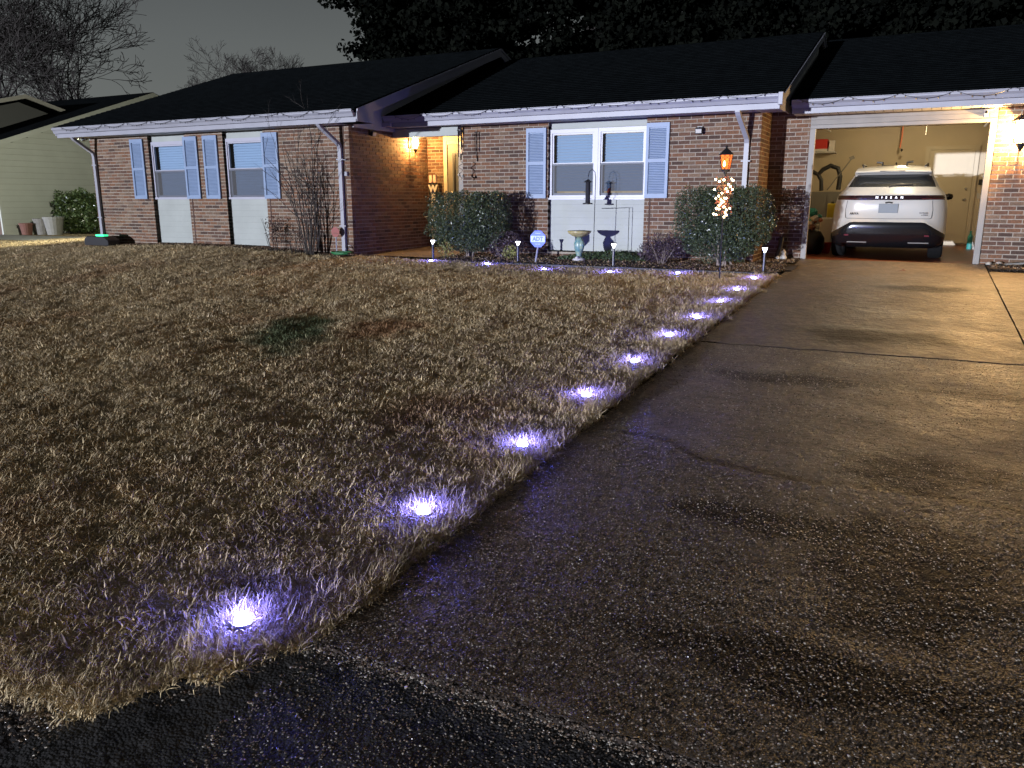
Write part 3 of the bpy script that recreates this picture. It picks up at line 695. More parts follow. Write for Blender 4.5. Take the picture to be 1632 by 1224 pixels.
MB().box(.86,2.0,14.861,14.90,-.1,2.62).build('garage_front_wall', M['tan'], house)
MB().box(-2.75,1.99,Yb-.015,Yb-.001,0,.09).build('skirting_board', M['palewhite'], house)
grid_mesh('garage_floor', [-2.84, 2.09], [14.72, 21.25], lambda x, y: -.045, M['redfloor'], 'structure')
gd = MB().box(-.02,.88,Yb-.04,Yb-.002,0,2.08).build('entry_door', M['tandoor'], house)
q = MB(); q.box(-.11,-.025,Yb-.05,Yb-.001,0,2.17); q.box(.885,.97,Yb-.05,Yb-.001,0,2.17); q.box(-.025,.885,Yb-.05,Yb-.001,2.085,2.17); q.build('door_frame', M['tandoor'], house)
for z, r in ((.98,.03), (1.22,.024)):
    MB().lathe([(r,0),(r*1.1,-.03),(r*.6,-.05)], (.78,Yb-.042,z), 12, 'y').build('door_knob', M['steel'], gd)
for (a, b, c, d) in ((.1,.38,1.15,1.9),(.48,.76,1.15,1.9),(.1,.38,.2,.95),(.48,.76,.2,.95)):
    MB().box(a,b,Yb-.046,Yb-.041,c,d).build('door_panel', M['tandoor'], gd)
MB().box(1.02,1.11,Yb-.02,Yb-.001,1.30,1.42).build('switch_panel', M['black'], house)
MB().box(1.02,1.10,Yb-.016,Yb-.001,1.0,1.12).build('wall_switch', M['palewhite'], house)
MB().box(-2.75,-2.02,Yb-.4,Yb-.002,2.06,2.10).build('wall_shelf', M['palewhite'], house)
# walls behind, so the house is closed
for b in ((-16.9,-9.8,12.42,22,-.1,.05), (-16.95,-16.85,12.42,22,-.2,2.5)):
    MB().box(*b).build('side_wall' if b[1] < -16 else 'floor_slab', M['mortar'], house)
MB().prism([(-16.90,12.3,2.30),(-16.90,12.3,2.40),(-16.90,17.25,4.12),(-16.90,22,2.5),(-16.90,22,2.3)], (-.04,0,0)).build('gable_wall', M['soffit'], house)

M['nbside'] = mat('pale_lap_siding', (.50,.52,.47), .6, noise=(1.5,.12))
# ================================================================== the neighbour's house
NX = -27.0
nb = thing('neighbouring_house', 'pale green siding house with white rake boards beyond the left wing', 'house', (NX, 18, 0))
zb_, ye_, yr_ = -.2, 16.15, 22.2
nsl = (4.78-2.72)/(22.0-16.15)
k = 0; z = zb_
while z < 4.7:
    a = ye_ if z < 2.62 else ye_+(z-2.62)/nsl+.02
    b_ = 28.2-(a-ye_)
    z2 = z+.19; a2 = a
    if b_-a > .2:
        MB().prism([(NX+.034,a,z),(NX+.004,a,z2-.004),(NX-.03,a,z2-.004),(NX-.03,a,z)], (0,b_-a,0)).build('siding_board', M['nbside'], nb)
    z = z2
MB().box(NX-9, NX-.03, 16.15, 28.2, -.3, 2.66).build('wall', mat('brick_dim', (.17,.12,.09), .9, noise=(6,.4)), nb)
MB().prism([(NX-.031,16.15,2.6),(NX-.031,28.2,2.6),(NX-.031,22.17,4.68)], (-.03,0,0)).build('gable_wall', M['nbside'], nb)
MB().box(NX-.02, NX+.05, 16.08, 16.16, -.25, 2.62).build('corner_board', M['nbside'], nb)
P = [(NX-14,15.55,2.66),(NX-14,22.17,4.98),(NX-14,28.8,2.66),(NX-14,28.8,2.56),(NX-14,22.17,4.88),(NX-14,15.55,2.56)]
MB().prism(P, (14.45,0,0)).build('roof', M['shingle'], nb)
for (a, za, b, zc) in ((15.5,2.645,22.17,4.97), (22.17,4.97,28.8,2.645)):
    MB().prism([(NX+.42,a,za-.01),(NX+.42,b,zc-.01),(NX+.42,b,zc-.17),(NX+.42,a,za-.17)], (.04,0,0)).build('rake_board', M['nbside'], nb)
    MB().prism([(NX+.03,a,za-.16),(NX+.03,b,zc-.16),(NX+.03,b,zc-.15),(NX+.03,a,za-.15)], (.39,0,0)).build('rake_soffit', M['nbside'], nb)
# second, smaller gable behind the first
q = MB(); q.prism([(NX-10,13.2,3.18),(NX-10,18.6,4.62),(NX-10,24,3.18),(NX-10,24,3.05),(NX-10,18.6,4.48),(NX-10,13.2,3.05)], (8.2,0,0)); q.build('porch_roof', M['shingle'], nb)
MB().prism([(NX-2.2,13.6,-.3),(NX-2.2,13.6,3.0),(NX-2.2,18.6,4.4),(NX-2.2,23.6,3.0),(NX-2.2,23.6,-.3)], (-.05,0,0)).build('wall', mat('grey_dim_siding', (.12,.12,.12), .8), nb)
for (a, za, b, zc) in ((13.2,3.2,18.6,4.64), (18.6,4.64,24,3.2)):
    MB().prism([(NX-1.8,a,za),(NX-1.8,b,zc),(NX-1.8,b,zc-.14),(NX-1.8,a,za-.14)], (.04,0,0)).build('rake_board', M['palewhite'], nb)

# ================================================================== the car in the garage (rear faces us)
CX0, CY0, CZ0 = -.565, 15.42, -.045
car = thing('parked_car', 'white crossover car parked nose-in inside the open garage', 'car', (CX0, CY0, CZ0))
# z, half width, rear y, front y, corner radius, bulge of the rear face
SL = [(.20,.80,.20,4.2,.30),(.26,.88,.10,4.45,.30),(.34,.905,.05,4.52,.34),(.48,.920,.01,4.57,.36),(.58,.925,.0,4.58,.38),(.645,.925,.012,4.58,.40),
      (.70,.925,.055,4.57,.42),(.80,.925,.085,4.55,.44),(.92,.915,.095,4.5,.46),(1.00,.895,.085,4.3,.48),(1.04,.885,.072,4.1,.48),(1.10,.865,.080,3.9,.48),(1.15,.835,.125,3.7,.46),
      (1.205,.785,.185,3.5,.42),(1.24,.755,.225,3.4,.40),(1.32,.715,.315,3.2,.36),(1.40,.672,.42,3.0,.32),(1.455,.64,.49,2.85,.28),(1.485,.63,.44,2.75,.26),(1.53,.615,.40,2.6,.26),(1.565,.59,.48,2.45,.26),(1.60,.54,.72,2.3,.3),(1.625,.44,1.0,2.1,.3),(1.635,.2,1.3,1.9,.15)]
NC, NR, NSD = 9, 16, 10
def car_ring(z, hw, ry, fy, r):
    bow = .05
    pts = []
    for i in range(NR+1):                    # rear face, left to right, slightly bowed
        t = i/NR; x = -(hw-r)+2*(hw-r)*t; pts.append((x, ry-0+bow*((abs(x)/max(hw,.01))**2)))
    for i in range(1, NC+1):
        a = math.pi/2*i/NC; pts.append((hw-r+r*math.sin(a), ry+bow*((hw-r)/hw)**2+(r)*(1-math.cos(a))))
    y0 = pts[-1][1]
    for i in range(1, NSD+1):
        t = i/NSD; pts.append((hw-.12*t*t, y0+(fy-y0-.3)*t))
    for i in range(1, NSD+1):
        t = i/NSD; pts.append(((hw-.12)*(1-2*t), fy-.3*abs(1-2*t)**2))
    for i in range(1, NSD+1):
        t = 1-i/NSD; pts.append((-(hw-.12*t*t), y0+(fy-y0-.3)*t))
    for i in range(NC, 1-1, -1):
        a = math.pi/2*i/NC
        if i < NC: pts.append((-(hw-r+r*math.sin(a)), ry+bow*((hw-r)/hw)**2+(r)*(1-math.cos(a))))
    return pts[:-1] if (Vector(pts[-1])-Vector(pts[0])).length < 1e-4 else pts
# resample the slices smoothly in z
zs = [s[0] for s in SL]; fine = []
for a, b in zip(SL, SL[1:]):
    for t in (0, .5): fine.append(tuple(a[i]+(b[i]-a[i])*t for i in range(5)))
fine.append(SL[-1])
rings = [car_ring(*s) for s in fine]; NP = len(rings[0])
def drop(x, y, z):
    w_ = max(0, min((z-.30)/.355, (1.0-z)/.345)); return w_*max(0, abs(x)-.58)*.62*(1 if y < .5 else .8)
CV = [(CX0+x, CY0+y, CZ0+s[0]-drop(x, y, s[0])) for s, rg in zip(fine, rings) for x, y in rg]
groups = {'body': [], 'bumper': [], 'rear_window': [], 'side_window': []}
for k in range(len(fine)-1):
    for j in range(NP):
        f = (k*NP+j, k*NP+(j+1)%NP, (k+1)*NP+(j+1)%NP, (k+1)*NP+j)
        c = sum((Vector(CV[i]) for i in f), Vector())/4; x, y, z = c.x-CX0, c.y-CY0, c.z-CZ0
        ax = abs(x)
        lim = .66-max(0, max(0, ax-.58)*.62)
        zr_ = (fine[k][0]+fine[k+1][0])/2; 
        isrear = j < NR+NC*.75 or j > NP-NC*.75
        if zr_ < .646: groups['bumper'].append(f)
        elif z < .30: groups['bumper'].append(f)
        elif 1.245 < z < 1.455 and y < .60 and isrear and ax < .70-(z-1.245)*.50: groups['rear_window'].append(f)
        elif 1.22 < z < 1.48 and y > .95 and ax > .3: groups['side_window'].append(f)
        else: groups['body'].append(f)
top = len(CV)-NP
groups['body'].append(tuple(range(top, top+NP)))
for nme, mt in (('body', M['carpaint']), ('bumper', M['carblack']), ('rear_window', M['glassdark']), ('side_window', M['glassdark'])):
    used = sorted({i for f in groups[nme] for i in f}); mp = {u: i for i, u in enumerate(used)}
    mb = MB(); mb.add([CV[u] for u in used], [tuple(mp[i] for i in f) for f in groups[nme]])
    o = mb.build(nme, mt, car, smooth=True)
def P(x, y, z): return (CX0+x, CY0+y, CZ0+z)
def rear_y(x, z):
    s = None
    for a, b in zip(fine, fine[1:]):
        if a[0] <= z <= b[0]:
            t = (z-a[0])/(b[0]-a[0]); s = [a[i]+(b[i]-a[i])*t for i in range(5)]; break
    z_, hw, ry, fy, r = s
    rg = car_ring(z_, hw, ry, fy, r); best = min((p for p in rg[:NR+NC+1]+rg[-NC:] ), key=lambda p: abs(p[0]-x))
    if abs(x) <= hw-r: return ry+.05*(abs(x)/hw)**2
    d = min(abs(x)-(hw-r), r*.999); return ry+.05*((hw-r)/hw)**2+r-math.sqrt(r*r-d*d)
def patch(x0, x1, z0f, z1f, off, n=40, th=.012):   # a strip that follows the rear of the body
    V = []
    for i in range(n+1):
        x = x0+(x1-x0)*i/n; a, b = z0f(x), z1f(x)
        for z in (a, (a+b)/2, b): V.append(P(x, rear_y(x, z)-off, z))
        for z in (b, a): V.append(P(x, rear_y(x, z)+th, z))
    F = [(i*5+j, (i+1)*5+j, (i+1)*5+(j+1)%5, i*5+(j+1)%5) for i in range(n) for j in range(5)]
    m = MB(); m.add(V, F+[(0,1,2,3,4),tuple(n*5+k for k in (4,3,2,1,0))]); return m
tl = patch(-.855, .855, lambda x: 1.018+.02*max(0,abs(x)-.5), lambda x: 1.098+.0*abs(x), .006, 60).build('tail_light_bar', M['tail'], car, smooth=False)
for s in (-1, 1):
    patch(min(s*.50,s*.84), max(s*.50,s*.84), lambda x: 1.03, lambda x: 1.045, .009, 14).build('lamp_strip', mat('red_lamp_strip', (.06,.012,.014), .2), tl)
text_mesh('N I S S A N', .052, M['badge'], car, P(0, rear_y(0,1.06)-.009, 1.06), (R_(90),0,0), .002, 'lettering', space=1.7, bold=.002)
text_mesh('PLATINUM+', .026, M['matblack'], car, P(.56, rear_y(.56,.785)-.004, .80), (R_(92),0,0), .001, 'badge', bold=.001)
text_mesh('e-4ORCE', .026, M['matblack'], car, P(.57, rear_y(.57,.76)-.004, .765), (R_(92),0,0), .001, 'badge', bold=.001)
text_mesh('ARIYA', .048, M['matblack'], car, P(-.54, rear_y(-.60,.80)-.030, .785), (R_(92),0,0), .001, 'badge', bold=.002, space=1.1)
# tailgate seam, plate recess, plate, wiper, spoiler, rails, mirrors
q = MB()
sp_ = [(-.67,1.01),(-.69,.85),(-.68,.72),(-.655,.705),(0,.70),(.655,.705),(.68,.72),(.69,.85),(.67,1.01)]
for (xa, za), (xb, zb2) in zip(sp_, sp_[1:]):
    n = 8
    pts = [P(xa+(xb-xa)*i/n, rear_y(xa+(xb-xa)*i/n, za+(zb2-za)*i/n)-.0005, za+(zb2-za)*i/n) for i in range(n+1)]
    q.tube(pts, .0035, 4)
q.build('tailgate_seam', M['matblack'], car)
q = MB(); q.box(CX0-.155, CX0+.155, CY0+.072, CY0+.10, CZ0+.80, CZ0+.955); q.build('licence_plate', M['plate'], car, bevel=.004)
q = MB(); q.tube([P(-.055,.062,.972),P(0,.058,.98),P(.055,.062,.972)], .014, 6); q.build('emblem', M['matblack'], car)
q = MB(); q.tube([P(-.02,rear_y(0,1.235)-.01,1.235),P(.0,rear_y(0,1.26)-.02,1.262),P(.34,rear_y(.3,1.285)-.015,1.285)], .010, 5); q.build('wiper', M['matblack'], car)
V = []; n = 20
for i in range(n+1):
    x = -.61+1.22*i/n; bow = .06*(abs(x)/.61)**2
    for (yy, z) in ((.33,1.505),(.345,1.49),(.44,1.482),(.70,1.60),(.50,1.572),(.36,1.53)):
        V.append(P(x*(1-.05*(z-1.48)/.1), yy+bow, z-.012*(abs(x)/.61)**2))
q = MB(); q.add(V, [(i*6+j, (i+1)*6+j, (i+1)*6+(j+1)%6, i*6+(j+1)%6) for i in range(n) for j in range(6)]+[(0,1,2,3,4,5),tuple(n*6+k for k in (5,4,3,2,1,0))]); spo = q.build('spoiler', M['carpaint'], car)
q = MB(); q.box(CX0-.2, CX0+.2, CY0+.334, CY0+.342, CZ0+1.505, CZ0+1.517); q.build('brake_light', M['tail'], spo)
for s in (-1, 1):
    q = MB(); q.tube([P(s*.50,.75,1.60),P(s*.53,1.0,1.645),P(s*.54,1.8,1.665),P(s*.52,2.5,1.60)], .016, 6); q.build('roof_rail', M['matblack'], car)
    q = MB(); q.lathe([(.0,-.08),(.05,-.06),(.065,0),(.05,.06),(0,.08)], P(s*.95, 2.35, 1.08), 10, 'x'); q.build('wing_mirror', M['carblack'], car, smooth=True)
    q = MB(); q.tube([P(s*.2,.95,1.62),P(s*.2,.98,1.675),P(s*.3,.98,1.69)], .02, 5); q.build('roof_mount', M['matblack'], car)
    patch(min(s*.60,s*.80), max(s*.60,s*.80), lambda x: .405, lambda x: .430, .006, 10).build('reflector', mat('red_reflector', (.10,.02,.03), .25), car)
    for yy in (.88, 3.65):
        cx = CX0+s*.80
        t = MB(); t.lathe([(.25,-.115),(.33,-.115),(.355,-.09),(.36,0),(.355,.09),(.33,.115),(.25,.115)], (cx, CY0+yy, CZ0+.36), 28, 'x')
        wh = t.build('wheel', M['tyre'], car, smooth=False)
        rm = MB(); rm.lathe([(0,.06),(.24,.05),(.25,.10),(.25,-.10),(0,-.09)], (cx, CY0+yy, CZ0+.36), 20, 'x'); rm.build('rim', M['steel'], wh)
q = MB(); q.box(CX0-.33, CX0+.33, CY0+1.8, CY0+2.3, CZ0+1.645, CZ0+1.66); q.build('roof_glass', M['glassdark'], car)
q = MB(); q.prism([P(0,1.35,1.63),P(0,1.55,1.63),P(0,1.38,1.70)], (.02,0,0)); q.build('aerial', M['carblack'], car)
for x0, x1 in ((-.62,-.30), (.36,.68)):
    patch(x0, x1, lambda x: .285, lambda x: .303, .006, 8).build('lower_trim', mat('grey_trim', (.22,.21,.19), .35), car)
# faint seats seen through the dark glass are left to the glass reflection

# ================================================================== lamps
def wall_lantern(name, label, x, y, z, nx, ny, power, color, gm, sc_=1.0):
    t = thing(name, label, 'wall lamp', (x, y, z))
    n = Vector((nx, ny, 0)); c = Vector((x, y, z))+n*.13*sc_
    q = MB(); q.lathe([(.055*sc_,-.012),(.055*sc_,.012)], Vector((x,y,z-.05))+n*.014, 14, 'x' if nx else 'y'); q.build('back_plate', M['iron'], t)
    q = MB(); q.tube([Vector((x,y,z-.05))+n*.02, Vector((x,y,z-.12))+n*.09*sc_, c+Vector((0,0,-.15*sc_))], .009, 6); q.build('arm', M['iron'], t)
    q = MB(); q.lathe([(.012,.17*sc_),(.02,.13*sc_),(.085*sc_,.09*sc_),(.07*sc_,.085*sc_)], c, 6); q.build('cap', M['iron'], t)
    q = MB(); q.lathe([(.065*sc_,.084*sc_),(.075*sc_,.03*sc_),(.06*sc_,-.05*sc_),(.03*sc_,-.11*sc_),(.01,-.125*sc_)], c, 12); q.build('shade', M[gm], t, smooth=True)
    q = MB()
    for k in range(6):
        a = k*math.pi/3; q.tube([c+Vector((r*sc_*math.cos(a), r*sc_*math.sin(a), h*sc_)) for r, h in ((.07,.088),(.08,.03),(.064,-.05),(.032,-.115))], .004, 4)
    q.lathe([(.03*sc_,-.11*sc_),(.02,-.14*sc_),(.004,-.165*sc_)], c, 8)
    q.build('cage', M['iron'], t)
    light(name+'_light', 'POINT', c+n*.03+Vector((0,0,.0)), power, color, t, .05*sc_)
    for ch in t.children:
        if ch.name.startswith('shade'): ch.visible_shadow = True
    return t
# lamps whose shade glows: the point light sits just outside the small shade
def lamp_light(t, loc, power, color, size=.04): return light('lamp_light', 'POINT', loc, power, color, t, size)
def wall_lantern2(name, label, x, y, z, n, power, color, gm, s):
    n = Vector(n); c = Vector((x,y,z))+n*.12*s
    t = thing(name, label, 'wall lamp', (x,y,z))
    q = MB(); q.obox(Vector((x,y,z+.02))+n*.01, Vector((-n.y,n.x,0))*.05*s, n*.01, Vector((0,0,.09*s))); q.build('back_plate', M['iron'], t)
    q = MB(); q.tube([Vector((x,y,z-.03))+n*.02, Vector((x,y,z-.15*s))+n*.05, c+Vector((0,0,-.17*s)), c+Vector((0,0,-.12*s))], .009, 6); q.build('arm', M['iron'], t)
    q = MB(); q.lathe([(.01,.19*s),(.016,.15*s),(.03*s,.145*s),(.09*s,.10*s),(.09*s,.092*s)], c, 6); q.build('cap', M['iron'], t)
    q = MB(); q.lathe([(.05*s,.085*s),(.062*s,.04*s),(.055*s,-.03*s),(.035*s,-.09*s)], c, 12); q.build('shade', M[gm], t, smooth=True)
    q = MB()
    for k in range(6):
        a = k*math.pi/3; q.tube([c+Vector((r*s*math.cos(a), r*s*math.sin(a), h*s)) for r, h in ((.085,.095),(.08,.03),(.06,-.05),(.03,-.12))], .0035, 4)
    q.lathe([(.038*s,-.10*s),(.03*s,-.125*s),(.004,-.17*s)], c, 8); q.build('cage', M['iron'], t)
    lamp_light(t, c, power, color, .03)
    return t
wall_lantern2('porch_lantern', 'glowing black wall lantern on the dark brick side wall by the front door', -9.645, 14.30, 2.12, (1,0,0), P_SCONCE, (1.0,.56,.20), 'sconceg', 1.15)
wall_lantern2('garage_lantern', 'very bright wall lantern on the brick to the right of the garage opening', 1.19, 14.757, 1.97, (0,-1,0), P_GARAGE, (1.0,.60,.24), 'garbulb', 1.7)
# ceiling lamp in the garage
t = thing('ceiling_lamp', 'lit lamp on the garage ceiling just behind the door header', 'lamp', (-.35, 15.45, 2.6))
q = MB(); q.box(-.65,-.05,15.32,15.58,2.50,2.615); q.build('housing', M['palewhite'], t)
q = MB(); q.box(-.62,-.08,15.34,15.56,2.485,2.499); q.build('diffuser', M['tube'], t)
light('ceiling_lamp_light', 'AREA', (-.35, 15.45, 2.47), P_INSIDE*.5, (1.0,.80,.50), t, direction=(0,0,-1), shape='RECTANGLE', size=.5) if False else None
l = light('ceiling_lamp_light', 'POINT', (-.35, 15.6, 2.27), P_INSIDE*.55, (1.0,.80,.50), t, .08)
t = thing('ceiling_lamp', 'bare bulb on the garage ceiling above the car', 'lamp', (-.5, 19.0, 2.6))
q = MB(); q.lathe([(.06,0),(.06,-.03),(.03,-.05)], (-.5,19.0,2.62), 12); q.build('lamp_base', M['palewhite'], t)
q = MB(); q.lathe([(.015,-.05),(.035,-.09),(.03,-.12),(.002,-.135)], (-.5,19.0,2.62), 12); q.build('bulb', M['tube'], t, smooth=True)
light('bulb_light', 'POINT', (-.5, 19.0, 2.44), P_INSIDE*.6, (1.0,.80,.48), t, .05)

# ground disc lights along the drive and the bed
def disc_light(x, y, label, k):
    z = (lawn_z(x, y) if k else lawn_z(x, y))+.012
    t = thing('disc_light', label, 'garden light', (x, y, z), 'round violet ground lights set in the lawn edge')
    q = MB(); q.lathe([(.060,-.02),(.060,.008),(.052,.014),(.0,.014)], (x,y,z), 18); q.build('rim', M['steel'], t)
    q = MB()
    q.lathe([(.034,.0145),(.030,.024),(.0,.030)], (x,y,z), 18); q.build('lens', M['ledwhite'], t)
    light('disc_light_lamp', 'POINT', (x, y, z+.038), P_LED*random.uniform(.85,1.15), (.11,.12,1.0), t, .03)
    return t
dl = [(-2.16,1.98,'nearest violet ground light, tall lit blades round it by the dark apron'),(-2.08,3.11,'second violet ground light from the camera beside the driveway'),
 (-2.06,4.19,'third violet ground light from the camera, left of the cracked slab'),(-2.07,5.27,'fourth violet ground light from the camera on the driveway edge'),
 (-2.07,6.37,'fifth violet ground light, just short of the wide black joint'),(-2.1,7.5,'sixth violet ground light, level with the wide black joint'),
 (-2.08,8.52,'seventh violet ground light, between the two straight driveway joints'),(-2.08,9.61,'eighth violet ground light, level with the thin far joint'),
 (-2.09,10.66,'ninth violet ground light, just in front of the lantern stake'),(-2.08,11.73,'tenth violet ground light, at the right corner of the flower bed')]
for i, (x, y, l) in enumerate(dl): disc_light(x, y, l, 1)
bl = [(-7.8,12.13,'violet ground light at the left end of the flower bed, before the porch walk'),(-6.63,12.12,'violet ground light before the big clipped bush by the porch'),
 (-5.45,11.88,'violet ground light in the grass right of the blue octagonal sign'),(-4.33,11.92,'violet ground light in front of the birdbath window bay'),(-3.27,12.04,'violet ground light in front of the low purple-brown shrub')]
for x, y, l in bl: disc_light(x, y, l, 1)
# path bollards
def bollard(x, y, h, label):
    z = bed_z(x, y)-.02
    t = thing('path_light', label, 'path light', (x, y, z), 'black path lights along the flower bed')
    q = MB(); q.lathe([(.022,0),(.022,h-.09)], (x,y,z), 10); q.build('post', M['black'], t)
    q = MB(); q.lathe([(.012,h-.09),(.018,h-.075),(.038,h-.03),(.04,h-.022)], (x,y,z), 12); q.build('lens', M['pathlens'], t, smooth=True)
    q = MB(); q.lathe([(.047,h-.022),(.050,h-.014),(.045,h-.004),(.0,h)], (x,y,z), 14); q.build('cap', M['black'], t)
    light('path_light_lamp', 'POINT', (x, y-.06, z+h-.07), .55, (.85,.95,1.0), t, .02)
bollard(-8.07,12.63,.40,'black path light standing before the welcome board')
bollard(-6.39,12.80,.40,'black path light between the clipped bush and the blue sign')
bollard(-4.52,12.60,.42,'black path light in front of the white panel, right of the birdbath')
bollard(-2.10,12.60,.41,'black path light at the driveway corner, right of the lantern stake')

# lantern on a stake with string lights
X, Y = -2.565, 11.70; Z = lawn_z(X, Y)-.02
t = thing('lantern_stake', 'black lantern with amber glass on a thin stake at the lawn corner', 'garden lantern', (X, Y, Z))
q = MB(); q.tube([(X,Y,Z),(X,Y,1.36)], .011, 8); q.build('stake', M['iron'], t)
zb = 1.40
q = MB(); q.lathe([(.02,-.07),(.028,-.04),(.06,-.02),(.066,-.006),(.066,0)], (X,Y,zb), 8); q.build('base', M['iron'], t)
def frustum(mb, z0, r0, z1, r1): mb.lathe([(r0, z0),(r1, z1)], (X,Y,zb), 8)
q = MB(); frustum(q, .002, .060, .19, .088); q.build('glass', M['amber'], t)
q = MB(); q.lathe([(.004,.03),(.016,.05),(.014,.08),(.001,.115)], (X,Y-.094,zb-.0), 8); q.build('flame', M['flame'], t, smooth=True)
q = MB()
for k in range(8):
    a0 = k*math.pi/4; pt = lambda a, h: (X+(.063+.0284*h/.19)*math.cos(a), Y+(.063+.0284*h/.19)*math.sin(a), zb+h)
    q.tube([pt(a0,.0), pt(a0,.19)], .004, 4)
    for h in (0, .063, .126):
        q.tube([pt(a0,h), pt(a0+math.pi/4,h+.063)], .0022, 4); q.tube([pt(a0+math.pi/4,h), pt(a0,h+.063)], .0022, 4)
q.build('lattice', M['iron'], t)
q = MB(); q.lathe([(.105,.19),(.105,.197),(.07,.235),(.03,.27),(.016,.285),(.02,.30),(.004,.325)], (X,Y,zb), 8); q.build('roof', M['iron'], t)
lamp_light(t, (X+.02,Y-.14,zb+.08), .7, (1.0,.35,.08), .02)
t = thing('fairy_lights', 'tangle of warm white fairy lights and garland wound round the lantern stake', 'fairy lights', (X, Y, .7))
q = MB(); pts = []
for i in range(260):
    a = i*.42; h = 1.30-.58*i/260+.03*math.sin(i*1.7); r = .045+.085*abs(math.sin(i*.31))*(.6+.4*math.sin(i*.11)); pts.append((X+r*math.cos(a), Y+r*math.sin(a), h))
q.tube(pts, .0022, 3); q.build('wire', M['iron'], t)
V = []; F = []
for i in range(420):
    a = random.uniform(0, 6.28); h = random.uniform(.76,1.30); r = random.uniform(.01,.13)
    c = Vector((X+r*math.cos(a), Y+r*math.sin(a), h)); d1 = Vector([random.gauss(0,1) for _ in range(3)]).normalized()*.02; d2 = d1.orthogonal().normalized()*.010
    b = len(V); V += [c-d1, c+d2, c+d1, c-d2]; F.append((b,b+1,b+2,b+3))
q = MB(); q.add(V, F); q.build('garland', M['garland'], t, kind='stuff')
rb = random.Random(5); bulbs = [(-.09,1.26),(-.03,1.23),(.03,1.25),(.12,1.26),(.16,1.24),(-.09,1.12),(.09,1.19),(.12,1.16),(.05,1.13),(-.0,1.07),(-.03,1.03),(.09,1.09),(.15,1.12),(.03,1.0),(-.01,.98),(.04,.95),(-.03,.90),(-.06,.86),(-.03,.85),(.05,.88),(.09,.84),(.06,.80),(.12,.86),(-.10,.78),(-.07,.77),(.05,.74),(.09,.77),(.0,.93),(-.07,1.0),(.08,1.0)]
for k, (dx, h) in enumerate(bulbs):
    q = MB(); yy = Y-rb.uniform(.03,.13)
    q.lathe([(.0,-.014),(.012,-.007),(rb.uniform(.011,.018),.002),(.009,.011),(.0,.015)], (X+dx-.02, yy, h), 6); q.build('bulb', M['bulb'], t)
    if k % 6 == 2: lamp_light(t, (X+dx-.02, yy-.03, h), .55, (1.0,.74,.38), .02)

# floodlights and camera
def flood(x, y, z, n, label, lit=False):
    n = Vector(n); t = thing('floodlight', label, 'floodlight', (x,y,z))
    q = MB(); q.obox(Vector((x,y,z))+n*.02, Vector((-n.y,n.x,0))*.045, n*.018, (0,0,.05)); q.build('bracket', M['black'], t)
    h = Vector((x,y,z-.02))+n*.075
    q = MB(); q.obox(h, Vector((-n.y,n.x,0))*.06, n*.03+Vector((0,0,-.012)), (n.x*.01,n.y*.01,.045)); q.build('housing', M['black'], t, bevel=.006)
    q = MB(); q.obox(h+n*.036+Vector((0,0,-.014)), Vector((-n.y,n.x,0))*.048, n*.003, (n.x*.007,n.y*.007,.03)); q.build('lens', M['floodlens' if lit else 'lampglass'] if lit else M['palewhite'], t)
    return t
flood(-3.50,13.865,2.13,(0,-1,0),'small black floodlight on the brick between the right shutter and downspout')
flood(-9.645,12.95,2.24,(1,0,0),'small black floodlight high on the shaded brick side wall')
t = flood(-17.02,12.30,2.36,(-.9,-.44,0),'lit floodlight under the far left corner of the eaves',True)
light('floodlight_lamp', 'SPOT', (-17.3,12.2,2.33), P_FLOOD*4, (1.0,1.0,.80), t, .05, spot_size=R_(120), spot_blend=.8, direction=(-1,.38,-.02))
t = thing('security_camera', 'white security camera with cable at the top right of the garage opening', 'camera', (.69,14.73,2.27))
q = MB(); q.box(.655,.725,14.66,14.735,2.21,2.33); q.build('housing', M['white'], t, bevel=.012)
q = MB(); q.lathe([(.022,0),(.020,-.008)], (.69,14.66,2.285), 12, 'y'); q.build('lens', M['carblack'], t)
q = MB(); q.tube([(.72,14.73,2.31),(.80,14.73,2.33),(.84,14.73,2.38),(.86,14.70,2.42)], .009, 6); q.build('cable', M['white'], t)

# ================================================================== plants
def leaves(name, mt, pts, size, parent=None, up=.2, kind=None, asp=.5, seed=1):
    """small pointed leaf faces at the given points (numpy)"""
    r = np.random.RandomState(seed); n = len(pts); P_ = np.asarray(pts)
    d = r.normal(size=(n,3)); d[:,2] += up; d /= np.linalg.norm(d, axis=1)[:,None]
    e_ = r.normal(size=(n,3)); s = np.cross(d, e_); s /= np.linalg.norm(s, axis=1)[:,None]
    sz = size*r.uniform(.6,1.25,(n,1))
    V = np.stack([P_-d*sz*.5, P_+s*sz*asp*.5, P_+d*sz*.5, P_-s*sz*asp*.5], 1).reshape(-1,3)
    off = np.array(org_of(parent)) if parent is not None else np.zeros(3)
    me = bpy.data.meshes.new(name); V = V-off
    me.vertices.add(4*n); me.vertices.foreach_set('co', V.astype(np.float32).ravel())
    me.loops.add(4*n); me.loops.foreach_set('vertex_index', np.arange(4*n, dtype=np.int32))
    me.polygons.add(n); me.polygons.foreach_set('loop_start', np.arange(0,4*n,4, dtype=np.int32))
    me.update(calc_edges=True); me.materials.append(mt)
    o = bpy.data.objects.new(name, me); link(o, parent)
    if kind: o['kind'] = kind
    return o
